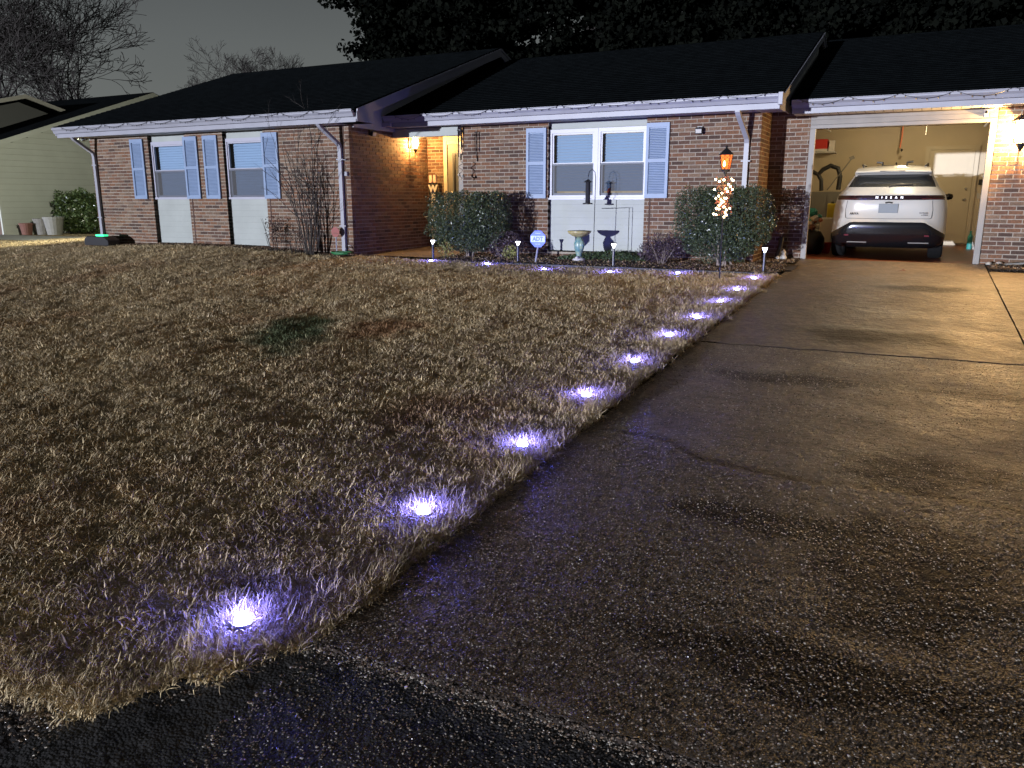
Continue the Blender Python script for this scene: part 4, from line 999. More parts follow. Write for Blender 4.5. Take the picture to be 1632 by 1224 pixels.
def blob_points(n, c, r, rs, shell=.45, lump=.22, freq=3.0, box=0):
    """points in a lumpy ellipsoid (or boxy hedge) shell"""
    out_ = []
    while len(out_) < n:
        d = rs.normal(size=3); d /= np.linalg.norm(d)
        k = 1+lump*mnoise.noise(Vector(d*freq)+Vector(c))
        if box:
            m = (abs(d[0])**box+abs(d[1])**box+abs(d[2])**box)**(1/box); k /= m
        t = 1-shell*rs.uniform(0,1)**1.6
        out_.append((c[0]+d[0]*r[0]*k*t, c[1]+d[1]*r[1]*k*t, c[2]+d[2]*r[2]*k*t))
    return out_
def branches(mb, base, spread, n, rs, h, r0=.012):
    for i in range(n):
        a = rs.uniform(0, 6.28); q = rs.uniform(.3,1)*spread; p0 = Vector(base)+Vector((rs.normal()*.05, rs.normal()*.05, 0))
        top_ = p0+Vector((math.cos(a)*q, math.sin(a)*q*.6, h*rs.uniform(.7,1)))
        mid = (p0+top_)/2+Vector((rs.normal()*.04, rs.normal()*.04, 0)); mb.tube([p0, mid, top_], [r0, r0*.7, r0*.35], 5)
def shrub(name, label, base, blobs, n, leaf, size, seed, stems=7, spread=.3, h=.6, bark='palebark', r0=.016, box=3.2, cat='shrub', lump=.22, shell=.45):
    rs = np.random.RandomState(seed); t = thing(name, label, cat, base)
    mb = MB(); branches(mb, base, spread, stems, rs, h, r0); mb.build('stems', M[bark], t, kind='stuff')
    tot = sum(b[1][0]*b[1][2] for b in blobs); pts = []
    for c, r in blobs: pts += blob_points(int(n*r[0]*r[2]/tot), c, r, rs, box=box, lump=lump, shell=shell)
    leaves('foliage', M[leaf], pts, size, t, kind='stuff', seed=seed); return t
shrub('clipped_bush', 'large clipped dark evergreen bush between the porch and the window', (-7.6,13.15,-.08),
      [((-7.78,13.12,.66),(.62,.45,.48)), ((-7.2,13.15,.64),(.42,.40,.50)), ((-7.65,13.15,.36),(.5,.38,.34))], 34000, 'box_leaf', .036, 11, 9, .35, .6, r0=.022)
shrub('clipped_bush', 'large clipped dark evergreen bush behind the fairy lights, beside the garage pier', (-2.85,13.2,-.07),
      [((-3.2,13.2,.72),(.46,.40,.46)), ((-2.62,13.2,.68),(.52,.42,.50)), ((-2.9,13.2,.36),(.55,.36,.36))], 34000, 'box_leaf', .036, 12, 7, .3, .55, r0=.026)
shrub('azalea_bush', 'low purple-brown bush with pale stems, left of the right-hand clipped bush', (-3.85,13.15,-.08),
      [((-3.85,13.2,.22),(.40,.28,.24)), ((-4.05,13.2,.12),(.25,.2,.18))], 4200, 'azalea_leaf', .034, 13, 16, .35, .42, r0=.008, box=0, shell=.9)
shrub('azalea_bush', 'low purple-brown leafy bush in the shade of the bush by the porch', (-6.85,13.1,-.08),
      [((-6.82,13.15,.18),(.34,.26,.26))], 3800, 'azalea_leaf', .034, 14, 8, .25, .35, r0=.007, box=0, shell=.9)
shrub('bare_shrub', 'small dark half-bare shrub before the second left-wing window bay', (-11.38,12.06,-.02),
      [((-11.38,12.08,.42),(.24,.16,.32))], 420, 'dead_shrub_leaf', .045, 15, 11, .22, .75, 'bark', .006, box=0, shell=.95)
shrub('neighbouring_bush', 'rounded bright green laurel bush against the pale neighbouring wall', (-25.9,18.15,-.15),
      [((-25.95,18.15,.60),(.72,.70,.68)), ((-25.4,18.2,.45),(.5,.55,.52))], 9000, 'nb_leaf', .115, 16, 9, .5, .9, 'bark', .02, box=2.6, lump=.4)
# low ground cover and yellowish weeds in the bed
rs = np.random.RandomState(20)
pts = [(x, y, bed_z(x,y)+rs.uniform(0,.13)*math.exp(-((x+4.9)/.7)**2)+rs.uniform(0,.04)) for x, y in zip(rs.uniform(-5.75,-4.15,3600), rs.uniform(13.1,13.8,3600))]
tag(leaves('ground_cover', M['cover_leaf'], pts, .035, kind='stuff', seed=4), 'low green ground cover below the white window panel', 'ground cover')
for (x, y, s, lb) in ((-7.95,12.85,.22,'small yellow-green weed at the left foot of the porch bush'), (-6.62,12.95,.16,'small yellow-green weed behind the second path light')):
    t = thing('weed', lb, 'weed', (x,y,-.08)); leaves('foliage', M['yellow_leaf'], blob_points(420, (x,y,.0+s*.4), (s,s*.7,s*.8), rs, .9), .035, t, kind='stuff')
    mb = MB(); branches(mb, (x,y,-.08), s*.5, 4, rs, s, .004); mb.build('stems', M['bark'], t, kind='stuff')
# tall leafless climbing shrub against the left wing
def twig_shrub(name, label, base, n, h, spread, seed, lean=0, r0=.011):
    rs = np.random.RandomState(seed); t = thing(name, label, 'shrub', base); mb = MB()
    def grow(p, d, L, r, depth):
        pts = [Vector(p)]; k = 5
        for i in range(k):
            d = (d+Vector((rs.normal()*.07, rs.normal()*.04, rs.normal()*.03))).normalized(); pts.append(pts[-1]+d*L/k)
            if depth < 3 and i > 0 and rs.uniform() < .62: grow(pts[-1], (d+Vector((rs.normal()*.6, rs.normal()*.25, rs.uniform(-.1,.4)))).normalized(), L*.42, r*.55, depth+1)
        mb.tube(pts, [r*(1-.7*i/k) for i in range(k+1)], 4)
    for i in range(n):
        a = (i+.5)/n*2-1
        grow(Vector(base)+Vector((a*.12, rs.normal()*.04, 0)), Vector((a*spread+lean, rs.uniform(-.08,.06), 1)).normalized(), h*rs.uniform(.6,1.05), r0*rs.uniform(.7,1.1), 0)
    mb.build('branches', M['bark'], t, kind='stuff'); return t
twig_shrub('bare_climbing_shrub', 'tall leafless fan-shaped shrub reaching the gutter beside the middle downspout', (-10.45,12.02,-.04), 17, 1.95, .20, 21, -.03, .016)
shrub('bare_shrub', 'low brown leafless shrub at the left foot of the tall fan-shaped one', (-10.75,12.0,-.04),
      [((-10.72,12.02,.32),(.22,.16,.34))], 500, 'dead_shrub_leaf', .03, 17, 12, .2, .7, 'bark', .006, box=0, shell=.95)

# trees
def bare_tree(label, base, h, seed, r0, fork=.25, spread=.55, depth=6, group='leafless trees behind the houses', lean=(0,0), name='bare_tree', fine=.02):
    rs = np.random.RandomState(seed); t = thing(name, label, 'tree', base, group); tr = MB(); cr = MB()
    def grow(p, d, L, r, k):
        tgt = tr if k == 0 else cr; pts = [Vector(p)]; n = 4 if k < 3 else 3; rad = [r]
        for i in range(n):
            d = (d+Vector((rs.normal(), rs.normal(), rs.normal()*.5+.12))*(.10+.03*k)).normalized(); pts.append(pts[-1]+d*L/n); rad.append(r*(1-.42*(i+1)/n))
        tgt.tube(pts, [max(v, fine) for v in rad], 7 if k < 2 else (4 if k < 4 else 3), cap=False)
        if k >= depth: return
        m = 3 if k < 2 else (3 if rs.uniform() < .65 else 2)
        for i in range(m):
            a = rs.uniform(0, 6.28); s = spread*rs.uniform(.6,1.4)
            o_ = d.orthogonal().normalized(); o2 = d.cross(o_); nd = (d+(o_*math.cos(a)+o2*math.sin(a))*s).normalized()
            grow(pts[-1] if i < 2 else pts[-2], nd, L*rs.uniform(.66,.86), rad[-1]*rs.uniform(.6,.85), k+1)
    grow(base, Vector((lean[0], lean[1], 1)).normalized(), h*fork, r0, 0)
    tr.build('trunk', M['bark'], t); cr.build('crown', M['bark'], t, kind='stuff'); return t
bare_tree('large leafless tree forked low, farthest right of the group behind the neighbouring house', (-50.5,36,-.5), 13, 31, .60, .30, .60, 7, lean=(.05,0))
bare_tree('leafless tree with a leaning trunk left of the large forked one', (-54.5,38,-.5), 16, 32, .50, .28, .42, 7)
bare_tree('leafless tree crowded at the left edge behind the neighbouring roof', (-57.5,36,-.5), 18, 33, .55, .26, .40, 7)
bare_tree('slim leafless tree between the two crowded ones at the left', (-55.5,32,-.5), 15, 34, .34, .30, .36, 7)
bare_tree('leafless tree at the extreme left edge of the view', (-61,37,-.5), 20, 35, .4, .26, .42, 7)
bare_tree('small rounded leafless tree above the left wing ridge', (-43.0,44,-.5), 9.6, 37, .20, .335, .20, 8, fine=.010)
bare_tree('leafless tree above the garage roof at the right edge', (4.2,40,-.5), 15, 38, .3, .3, .5, 7)
bare_tree('leafless tree above the garage roof, left of the right-edge one', (-.5,42,-.5), 15, 39, .3, .3, .45, 7)
def evergreen(label, base, h, rx, seed, n, dens=1):
    rs = np.random.RandomState(seed); t = thing('evergreen_tree', label, 'tree', base, 'dense evergreen trees behind the house')
    mb = MB(); mb.tube([Vector(base), Vector(base)+Vector((.1,0,h*.5)), Vector(base)+Vector((0,0,h*.93))], [.28,.2,.05], 8); mb.build('trunk', M['bark'], t)
    lb = MB(); pts = []; nb_ = 90
    for i in range(nb_):
        z = h*(.10+.86*(i/nb_)); k = math.sin(math.pi*min(1, (1-z/h)*1.15+.12))**.6; a = i*2.4+rs.uniform(-.3,.3); L = rx*k*rs.uniform(.55,1.08)
        p = Vector(base)+Vector((0,0,z)); q = p+Vector((math.cos(a)*L, math.sin(a)*L, L*.12)); lb.tube([p, (p+q)/2+Vector((0,0,-.1)), q], [.06,.04,.015], 4)
        m = int(n/nb_)
        for j in range(5):
            c = np.array(p+(q-p)*(.3+.7*j/4)); rr = .32+.5*(rx/3)*rs.uniform(.6,1.1)
            g_ = rs.normal(size=(m//5,3)); g_ /= np.linalg.norm(g_, axis=1)[:,None]; pts += list(c+g_*rr*rs.uniform(.25,1,(m//5,1))*np.array([1,1,.6]))
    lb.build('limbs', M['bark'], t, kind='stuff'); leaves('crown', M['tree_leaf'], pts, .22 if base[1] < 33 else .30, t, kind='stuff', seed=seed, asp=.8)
for i, (x, y, h, rx, lb) in enumerate([(-19.3,29,13.5,3.1,'leftmost dense evergreen, its edge against the open sky'),(-15.2,28,15,3.3,'second dense evergreen from the open sky, above the gable peak'),
    (-11.3,29,14,3.2,'dense evergreen right of the gable peak'),(-7.6,28,15,3.2,'dense evergreen above the middle of the main roof'),
    (-3.8,29,14,3.1,'dense evergreen above the roof step beside the garage roof'),(-.2,30,12.5,3.0,'dense evergreen at the right, nearest the garage roof'),
    (-22.6,34,5.5,2.0,'low dark evergreen just above the left wing ridge'),
    (-20.5,34,15,3.8,'rear dense evergreen behind the leftmost one'),(-5.5,35,16,4.0,'rear dense evergreen above the middle of the main roof'),(1.0,36,12,3.6,'rear dense evergreen nearest the right edge')]):
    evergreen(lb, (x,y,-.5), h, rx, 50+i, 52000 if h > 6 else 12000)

# ================================================================== scattered ground stuff (geometry-node instances of unlinked prototypes)
def proto_collection(name, meshes):
    c = bpy.data.collections.new(name)
    for i, me in enumerate(meshes):
        o = bpy.data.objects.new('%s_%02d' % (name, i), me); c.objects.link(o)
    return c
def scatter(name, label, cat, coll, nproto, P_, rot, scl, seed=0):
    me = bpy.data.meshes.new(name); n = len(P_); me.vertices.add(n); me.vertices.foreach_set('co', np.asarray(P_, dtype=np.float32).ravel())
    a = me.attributes.new('rot', 'FLOAT_VECTOR', 'POINT'); a.data.foreach_set('vector', np.asarray(rot, dtype=np.float32).ravel())
    a = me.attributes.new('scl', 'FLOAT_VECTOR', 'POINT'); a.data.foreach_set('vector', np.asarray(scl, dtype=np.float32).ravel())
    a = me.attributes.new('idx', 'INT', 'POINT'); a.data.foreach_set('value', np.random.RandomState(seed).randint(0, nproto, n).astype(np.int32))
    o = bpy.data.objects.new(name, me); COL.objects.link(o); o['kind'] = 'stuff'; o['label'] = label; o['category'] = cat
    g = bpy.data.node_groups.new(name, 'GeometryNodeTree')
    g.interface.new_socket('Geometry', in_out='INPUT', socket_type='NodeSocketGeometry'); g.interface.new_socket('Geometry', in_out='OUTPUT', socket_type='NodeSocketGeometry')
    gi = g.nodes.new('NodeGroupInput'); go = g.nodes.new('NodeGroupOutput'); ip = g.nodes.new('GeometryNodeInstanceOnPoints'); ci = g.nodes.new('GeometryNodeCollectionInfo')
    ci.inputs['Collection'].default_value = coll; ci.inputs['Separate Children'].default_value = True; ci.inputs['Reset Children'].default_value = True
    ip.inputs['Pick Instance'].default_value = True
    def attr(nm, ty):
        x = g.nodes.new('GeometryNodeInputNamedAttribute'); x.data_type = ty; x.inputs['Name'].default_value = nm; return x.outputs['Attribute']
    L = g.links; L.new(gi.outputs[0], ip.inputs['Points']); L.new(ci.outputs[0], ip.inputs['Instance'])
    L.new(attr('idx', 'INT'), ip.inputs['Instance Index']); L.new(attr('rot', 'FLOAT_VECTOR'), ip.inputs['Rotation']); L.new(attr('scl', 'FLOAT_VECTOR'), ip.inputs['Scale'])
    L.new(ip.outputs[0], go.inputs[0]); m = o.modifiers.new('scatter', 'NODES'); m.node_group = g; return o
def tuft(nbl, R, h, wd, seed, lay=.6, curl=.6):
    rs = np.random.RandomState(seed); V = []; F = []
    for i in range(nbl):
        a = rs.uniform(0, 6.28); r = R*math.sqrt(rs.uniform()); p = np.array([r*math.cos(a), r*math.sin(a), -.005]); az = rs.uniform(0, 6.28)
        tilt = rs.uniform(.1, lay+.5); L = h*rs.uniform(.45,1.25); w_ = wd*rs.uniform(.6,1.2); sd_ = np.array([-math.sin(az), math.cos(az), 0])
        b = len(V); k = 4
        for j in range(k+1):
            t_ = j/k; ww = w_*(1-.85*t_**1.5)/2; V += [tuple(p-sd_*ww), tuple(p+sd_*ww)]
            an = tilt+curl*rs.uniform(.3,1.3)*t_*1.3; p = p+np.array([math.cos(az)*math.sin(an), math.sin(az)*math.sin(an), math.cos(an)])*L/k; az += rs.normal()*.22
            sd_ = np.array([-math.sin(az), math.cos(az), 0])
        F += [(b+2*j, b+2*j+1, b+2*j+3, b+2*j+2) for j in range(k)]
    return mesh_from('grass_tuft', V, F, M['blade'])
N_T = 8
lawn_protos = proto_collection('grass_tuft', [tuft(52, .060, .042, .0054, 100+i, 1.1, 1.4) for i in range(N_T)])
long_protos = proto_collection('long_grass_tuft', [tuft(26, .04, .10, .0050, 140+i, .65, .85) for i in range(N_T)])
rs = np.random.RandomState(77)
def vis(x, y, z, m=.04):
    q = cam_inv @ Vector((x, y, z)); return q.z < 0 and abs(q.x/q.z) < .646+m and abs(q.y/q.z) < .484+m
pts = []; scl = []
for (y0, y1, dens, s0) in ((1.25,2.6,760,.95),(2.6,4.5,560,1.0),(4.5,7.5,400,1.1),(7.5,12.5,290,1.25)):
    xw = 34 if y1 > 8 else (9 if y1 < 3 else (14 if y1 < 5 else 24)); n = int(dens*(y1-y0)*(xw-1.85))
    X_ = rs.uniform(-xw, XL-.0, n); Y_ = rs.uniform(y0, y1, n)
    for x, y in zip(X_, Y_):
        if x < -17 and rs.uniform() > .4: continue
        if not lawn_keep(x, y): continue
        if y > 12.02 and -17 < x < -9.6: continue
        if y > 12.35: continue
        # thin, patchy spots
        d = mnoise.noise(Vector((x*1.7, y*1.7, 4)))
        if d < -.25 and rs.uniform() < .45: continue
        z = lawn_z(x, y)
        if not vis(x, y, z): continue
        pts.append((x, y, z)); s = s0*rs.uniform(.6,1.2)*(1+.20*d)*(1+.45*mnoise.noise(Vector((x*6.5, y*6.5, 9)))); scl.append((s*1.1, s*1.1, s))
# left yard beyond the wing
for x, y in zip(rs.uniform(-33,-17,9000), rs.uniform(12.4,15,9000)):
    z = lawn_z(x, y); 
    if vis(x, y, z) and (y < 14.1 or x > -20.6): pts.append((x, y, z)); s = rs.uniform(.9,1.6); scl.append((s*1.4, s*1.4, s*.8))
pts = np.array(pts); rot = np.zeros((len(pts),3)); rot[:,2] = rs.uniform(0, 6.28, len(pts)); rot[:,0] = rs.normal(size=len(pts))*.12; rot[:,1] = rs.normal(size=len(pts))*.12
print('lawn tufts', len(pts))
scatter('grass', 'short dry winter grass of the lawn', 'grass', lawn_protos, N_T, pts, rot, scl, 1)
pts = []; scl = []; rt = []
for y in np.arange(1.5, 12.6, .011):
    for k in range(2 if y < 6 else 1):
        x = XL-.02-abs(rs.normal())*.10; yy = y+rs.uniform(-.03,.03)
        g = .75+.5*mnoise.noise(Vector((yy*2.3, 0, 1)))
        if rs.uniform() > .55+.5*g: continue
        if not lawn_keep(x, yy-.04): continue
        pts.append((x, yy, lawn_z(x, yy)-.005)); s = g*rs.uniform(.5,1.05); scl.append((s, s, s)); rt.append((rs.normal()*.15, .28+rs.normal()*.2, rs.uniform(0, 6.28)))
for (x0, y0, _) in dl:                                   # unmown blades round each drive light
    for k in range(95):
        a = rs.uniform(0, 6.28); r = .046+abs(rs.normal())*.12; x, yy = x0+r*math.cos(a)*.9, y0+r*math.sin(a)*1.25
        if math.sin(a) < -.6 and r < .085: continue
        pts.append((x, yy, lawn_z(x, yy)-.005)); s = rs.uniform(.55,1.0); scl.append((s, s, s)); rt.append((rs.normal()*.15, rs.normal()*.15, rs.uniform(0, 6.28)))
for i in range(900):                                     # ragged front corner toward the street
    x = rs.uniform(-5.5,-1.95); y = 1.40+max(0, (x+2.25)*1.75)+abs(rs.normal())*.06
    pts.append((x, y, lawn_z(x, y)-.005)); s = rs.uniform(.3,.6); scl.append((s,s,s)); rt.append((-.25+rs.normal()*.2, rs.normal()*.2, rs.uniform(0,6.28)))
for i in range(500):                                     # taller wisps over the whole near lawn
    x = rs.uniform(-8,-2); y = rs.uniform(1.5,7); pts.append((x,y,lawn_z(x,y)-.005)); s = rs.uniform(.35,.7); scl.append((s,s,s)); rt.append((0,0,rs.uniform(0,6.28)))
scatter('long_grass', 'longer dead grass along the driveway edge and round the lights', 'grass', long_protos, N_T, pts, rt, scl, 2)
# aggregate stones standing out of the concrete
def pebble(seed, mt):
    rs_ = np.random.RandomState(seed); q = MB(); q.lathe([(.0,-.35),(.7,-.25),(1,.0),(.75,.38),(.0,.5)], (0,0,0), 6)
    V = [(x*(1+rs_.normal()*.12), y*(.8+rs_.normal()*.1), z*.8) for x, y, z in q.v]; return mesh_from('pebble', V, q.f[:-2], mt, smooth=False)
pm = [mat('pebble_tan', (.26,.19,.13), .3), mat('pebble_grey', (.20,.17,.14), .28), mat('pebble_brown', (.13,.085,.055), .3), mat('pebble_pale', (.48,.43,.35), .3), mat('pebble_dark', (.06,.05,.04), .25), mat('pebble_tan', (.26,.19,.13), .3)]
pc = proto_collection('pebble', [pebble(i, pm[i]) for i in range(6)])
pts = []; scl = []
for (y0, y1, dens) in ((1.2,3.2,5200),(3.2,5.5,3600),(5.5,9.5,2400),(9.5,14.5,900)):
    n = int(dens*(y1-y0)*3.4)
    for x, y in zip(rs.uniform(-1.82, 1.6, n), rs.uniform(y0, y1, n)):
        ap = y < edge_d(x)+.006
        if abs(x-XS) < .014 or abs(y-joint_b(x)) < .014 or (x < -.3 and abs(y-crack_c(x)) < .012): continue
        z = G(y)+(-.028+.006*mnoise.noise(Vector((x*3,y*3,1))) if ap else .004*mnoise.noise(Vector((x*2.2,y*2.2,5)))+(.006 if y < crack_c(x) else -.002))
        if not vis(x, y, z): continue
        s = (.0024+.0034*rs.uniform()**2)*(1 if y < 5.5 else (1.25 if y < 9.5 else 1.6)); pts.append((x, y, z)); scl.append((s, s, s*.7))
for i in range(4600):                                    # crumbled edge of the slab and of the grass
    if i < 3600: x = rs.uniform(-1.85,.5); y = edge_d(x)+rs.normal()*.035-.012; z = G(y)-.012+rs.uniform(0,.014)
    else: y = rs.uniform(1.4,9); x = XL+.01+abs(rs.normal())*.03; z = G(y)+.002
    s = .003+.006*rs.uniform()**3; pts.append((x,y,z)); scl.append((s,s,s*.8))
for i in range(2600):
    x = rs.uniform(-3.4,-1.9); y = 1.36+max(0,(x+2.25)*1.75)-abs(rs.normal())*.05; s = .003+.006*rs.uniform()**2; pts.append((x,y,G(y)-.03)); scl.append((s,s,s))
print('pebbles', len(pts))
rot = rs.uniform(0, 6.28, (len(pts),3))*np.array([.06,.06,1])
scatter('gravel', 'exposed aggregate stones and crumbs on the driveway', 'gravel', pc, 6, pts, rot, scl, 3)
# dead leaves and mulch
def leafmesh(seed):
    r_ = np.random.RandomState(seed); V = []; 
    for a, b in ((-1,0),(-.4,.42),(.35,.38),(1,0),(.35,-.36),(-.4,-.4)): V.append((a, b, r_.uniform(-.05,.22)))
    V.append((0,0,-.1)); return mesh_from('leaf', V, [(i, (i+1)%6, 6) for i in range(6)], [M['leafdead']], None)
lm = [mat('leaf_tan', (.32,.22,.12), .8), mat('leaf_brown', (.16,.09,.05), .8), mat('leaf_pale', (.42,.34,.22), .8), mat('mulch_dark', (.06,.035,.025), .9)]
lms = []
for i in range(8):
    me = leafmesh(i); me.materials.clear(); me.materials.append(lm[(0,1,2,3,3,1,0,3)[i]]); lms.append(me)
lc = proto_collection('leaf', lms)
pts = []; rt = []; scl = []
def strew(n, x0, x1, y0, y1, zf, s0=.018, s1=.04):
    for x, y in zip(rs.uniform(x0,x1,n), rs.uniform(y0,y1,n)):
        pts.append((x, y, zf(x, y)+rs.uniform(.004,.02))); rt.append((rs.normal()*.5, rs.normal()*.5, rs.uniform(0,6.28))); s = rs.uniform(s0,s1)*.6; scl.append((s,s*rs.uniform(.5,1),s))
strew(5200, -8.05,-1.95,12.46,13.84, bed_z); strew(2200, -3.6,-1.9,12.5,13.7, bed_z); strew(700, -2.45,-1.85,13.9,14.7, lambda x,y: -.04)
strew(1500, .98,2.2,13.8,14.72, lambda x,y: -.015); strew(2400, -16.8,-9.7,12.02,12.28, lambda x,y: lawn_z(x,y)+.012); strew(40, -1.8,.9,9,14.5, lambda x,y: G(y)+.003, .01, .02)
strew(200, -2.2,-1.85,11.8,13.6, lambda x,y: G(y)+.01); strew(26, -9,-2.3,5,12, lambda x,y: lawn_z(x,y)+.04,.02,.035); strew(160, -9.6,-8.2,12.5,13, lambda x,y: -.07, .01,.02)
scatter('leaf_litter', 'dead leaves and bark mulch in the beds', 'leaf litter', lc, 8, pts, rt, scl, 4)

# ================================================================== small things
q = MB(); pts_ = [(-8.12,12.42),(-6,12.36),(-4,12.36),(-2.3,12.38),(-1.98,12.45)]
for (a, b), (c, d) in zip(pts_, pts_[1:]): q.prism([(a,b,bed_z(a,b)-.03),(c,d,bed_z(c,d)-.03),(c,d,bed_z(c,d)+.02),(a,b,bed_z(a,b)+.02)], (0,-.025,0))
tag(q.build('bed_edging', M['matblack'], loc=(-5,12.4,-.1)), 'low black edging strip along the front of the flower bed', 'edging')
# blue octagonal sign
def octagon_sign(x, y, zc, r, z0, mt, label, lean=0, stake=None, w_=.018):
    t = thing('yard_sign', label, 'sign', (x, y, z0))
    P8 = [(x+lean+r*math.cos(math.pi/8+k*math.pi/4), y-.012, zc+r*math.sin(math.pi/8+k*math.pi/4)) for k in range(8)]
    MB().prism(P8, (0,.01,0)).build('panel', mt, t)
    q = MB(); q.tube([(x,y,z0),(x+lean,y+.004,zc-r*.6)], w_, 8); q.build('stake', stake or M['white'], t); return t
t = octagon_sign(-6.03,12.77,.315,.155,-.11,M['bluesign'],'blue octagonal security sign on a white stake at the front of the bed',.05)
q = MB(); q.box(-5.98-.137,-5.98+.137,12.7545,12.7575,.262,.366); q.build('printed_band', M['bluelight'], t)
text_mesh('ADT', .098, M['bluesign'], t, (-5.98,12.7535,.312), (R_(90),0,0), .001, 'lettering', bold=.004)
q = MB()
for zz in (.408,.222): q.box(-6.03,-5.93,12.755,12.7575,zz,zz+.008)
q.build('printed_line', M['bluelight'], t)
t = octagon_sign(-9.93,12.14,.39,.10,-.03,M['redsign'],'small dark red octagonal sign at the foot of the middle downspout',.0,M['white'],.012)
q = MB(); q.box(-9.99,-9.87,12.125,12.1275,.36,.375); q.build('printed_line', M['terracotta'], t)
# hose, tap
t = thing('garden_hose', 'coil of green garden hose on the ground below the middle downspout', 'hose', (-9.75,12.05,-.03))
q = MB(); q.tube([(-9.75+(.14+.004*i/3)*math.cos(i*.45), 12.05+(.14+.004*i/3)*.7*math.sin(i*.45), -.015+.0006*i) for i in range(64)], .011, 6); q.build('coil', M['green'], t)
t = thing('garden_tap', 'pale outdoor tap low on the brick corner right of the middle downspout', 'tap', (-9.70,12.30,.1))
q = MB(); q.tube([(-9.70,12.30,.10),(-9.70,12.23,.10),(-9.70,12.21,.06)], .014, 8); q.build('spout', M['steel'], t)
q = MB(); q.lathe([(.032,0),(.032,.01)], (-9.70,12.25,.13), 10); q.build('handle', M['palewhite'], t)
t = thing('wall_fitting', 'small white cable fitting on the brick corner beside the middle downspout', 'fitting', (-9.72,12.30,1.5))
q = MB(); q.box(-9.75,-9.69,12.25,12.305,1.42,1.50); q.tube([(-9.78,12.26,1.72),(-9.70,12.25,1.71)], .012, 6); q.build('cover', M['white'], t, bevel=.005)
# birdbath
X, Y = -5.36, 13.15; Z = bed_z(X, Y)
t = thing('birdbath', 'ceramic birdbath with ochre bowl and figured green pedestal before the white panel', 'birdbath', (X,Y,Z))
q = MB(); q.lathe([(.0,.455),(.10,.458),(.17,.49),(.205,.52),(.212,.515),(.19,.475),(.12,.43),(.05,.41)], (X,Y,Z), 28); q.build('bowl', M['bowlm'], t, smooth=True)
q = MB(); q.lathe([(.11,0),(.115,.03),(.075,.05),(.055,.07)], (X,Y,Z), 16); q.build('foot', M['palewhite'], t, smooth=True)
q = MB(); q.lathe([(.05,.065),(.045,.10),(.06,.14),(.085,.22),(.095,.30),(.07,.36),(.045,.41)], (X,Y,Z), 16)
q.lathe([(.0,-.09),(.045,-.06),(.06,0),(.045,.06),(.0,.09)], (X+.055,Y-.03,Z+.28), 10); q.build('pedestal', M['ceramic'], t, smooth=True)
q = MB(); q.lathe([(0,-.035),(.03,-.02),(.037,0),(.03,.02),(0,.035)], (X,Y-.09,Z+.05), 10); q.build('ornament', M['palewhite'], t, smooth=True)
# feeder on a crook
X, Y = -5.17, 13.35
t = thing('shepherds_crook', 'thin black crook pole in front of the window bay', 'garden pole', (X,Y,-.08))
q = MB(); q.tube([(X,Y,-.08),(X+.01,Y,.9),(X+.015,Y,1.36),(X-.0,Y,1.45),(X-.05,Y,1.50),(X-.105,Y,1.46),(X-.125,Y,1.37)], .006, 6); q.build('pole', M['iron'], t)
X -= .125
t = thing('bird_feeder', 'dark tube bird feeder hanging from the black crook', 'bird feeder', (X,Y,1.35))
q = MB(); q.tube([(X,Y,1.38),(X,Y,1.30)], .003, 4); q.build('hanger', M['iron'], t)
q = MB(); q.lathe([(.004,1.335),(.012,1.33),(.075,1.285),(.078,1.28)], (X,Y,0), 16); q.build('roof', M['black'], t)
q = MB(); q.lathe([(.042,1.28),(.042,.93)], (X,Y,0), 16); q.build('tube', M['dark'], t)
q = MB(); q.lathe([(.05,.93),(.085,.925),(.088,.905),(.0,.90)], (X,Y,0), 16); q.build('tray', M['black'], t)
for zz in (1.0, 1.12): MB().tube([(X-.07,Y-.01,zz),(X+.07,Y-.01,zz)], .004, 5).build('perch', M['black'], t)
# slim square frame of dark wire against the panel
t = thing('wire_frame', 'thin dark wire frame standing against the white panel right of the crook', 'trellis', (-4.72,13.87,0))
q = MB(); q.tube([(-5.22,13.86,.83),(-4.70,13.86,.845),(-4.70,13.86,-.06)], .006, 5); q.build('wire', M['iron'], t)
# little ornaments in the right window
t = thing('window_ornament', 'small orange-red ornament behind the lower right window pane', 'ornament', (-5.15,13.97+.06,1.12))
q = MB(); q.lathe([(0,-.07),(.03,-.045),(.035,0),(.02,.04),(0,.06)], (-5.15,14.025,1.135), 10); q.build('figure', mat('orange_ornament', (.8,.12,.05), .5), t, smooth=True)
# wind chime and hanging ornament
X, Y = -7.92, 13.45
t = thing('wind_chime', 'dark wind chime hanging from the porch eave', 'wind chime', (X,Y,2.36))
q = MB(); q.tube([(X,Y,2.37),(X,Y,2.26)], .003, 4); q.lathe([(.0,2.27),(.07,2.262),(.07,2.25),(0,2.25)], (X,Y,0), 16); q.build('top_disc', M['black'], t)
for k in range(5):
    a = k*math.pi*.4+.4; L_ = (.36,.44,.40,.48,.34)[k]; q = MB(); q.tube([(X+.052*math.cos(a),Y+.052*math.sin(a),2.25),(X+.052*math.cos(a),Y+.052*math.sin(a),2.25-L_)], .009, 6); q.build('tube', M['iron'], t)
q = MB(); q.tube([(X,Y,2.25),(X,Y,1.82)], .002, 4); q.lathe([(0,-.07),(.018,-.06),(.018,.04),(0,.05)], (X,Y,1.78), 8); q.build('clapper', M['black'], t)
t = thing('hanging_ornament', 'curled pale metal ornament hanging beside the front door', 'ornament', (-7.99,13.55,1.7))
q = MB(); q.tube([(-7.99,13.55,2.37),(-7.99,13.55,1.70)], .002, 4); q.build('string', M['iron'], t)
q = MB(); q.tube([(-7.99+.06*math.sin(i*.5)*(1-.02*i), 13.55, 1.70-.011*i) for i in range(32)], .009, 5)
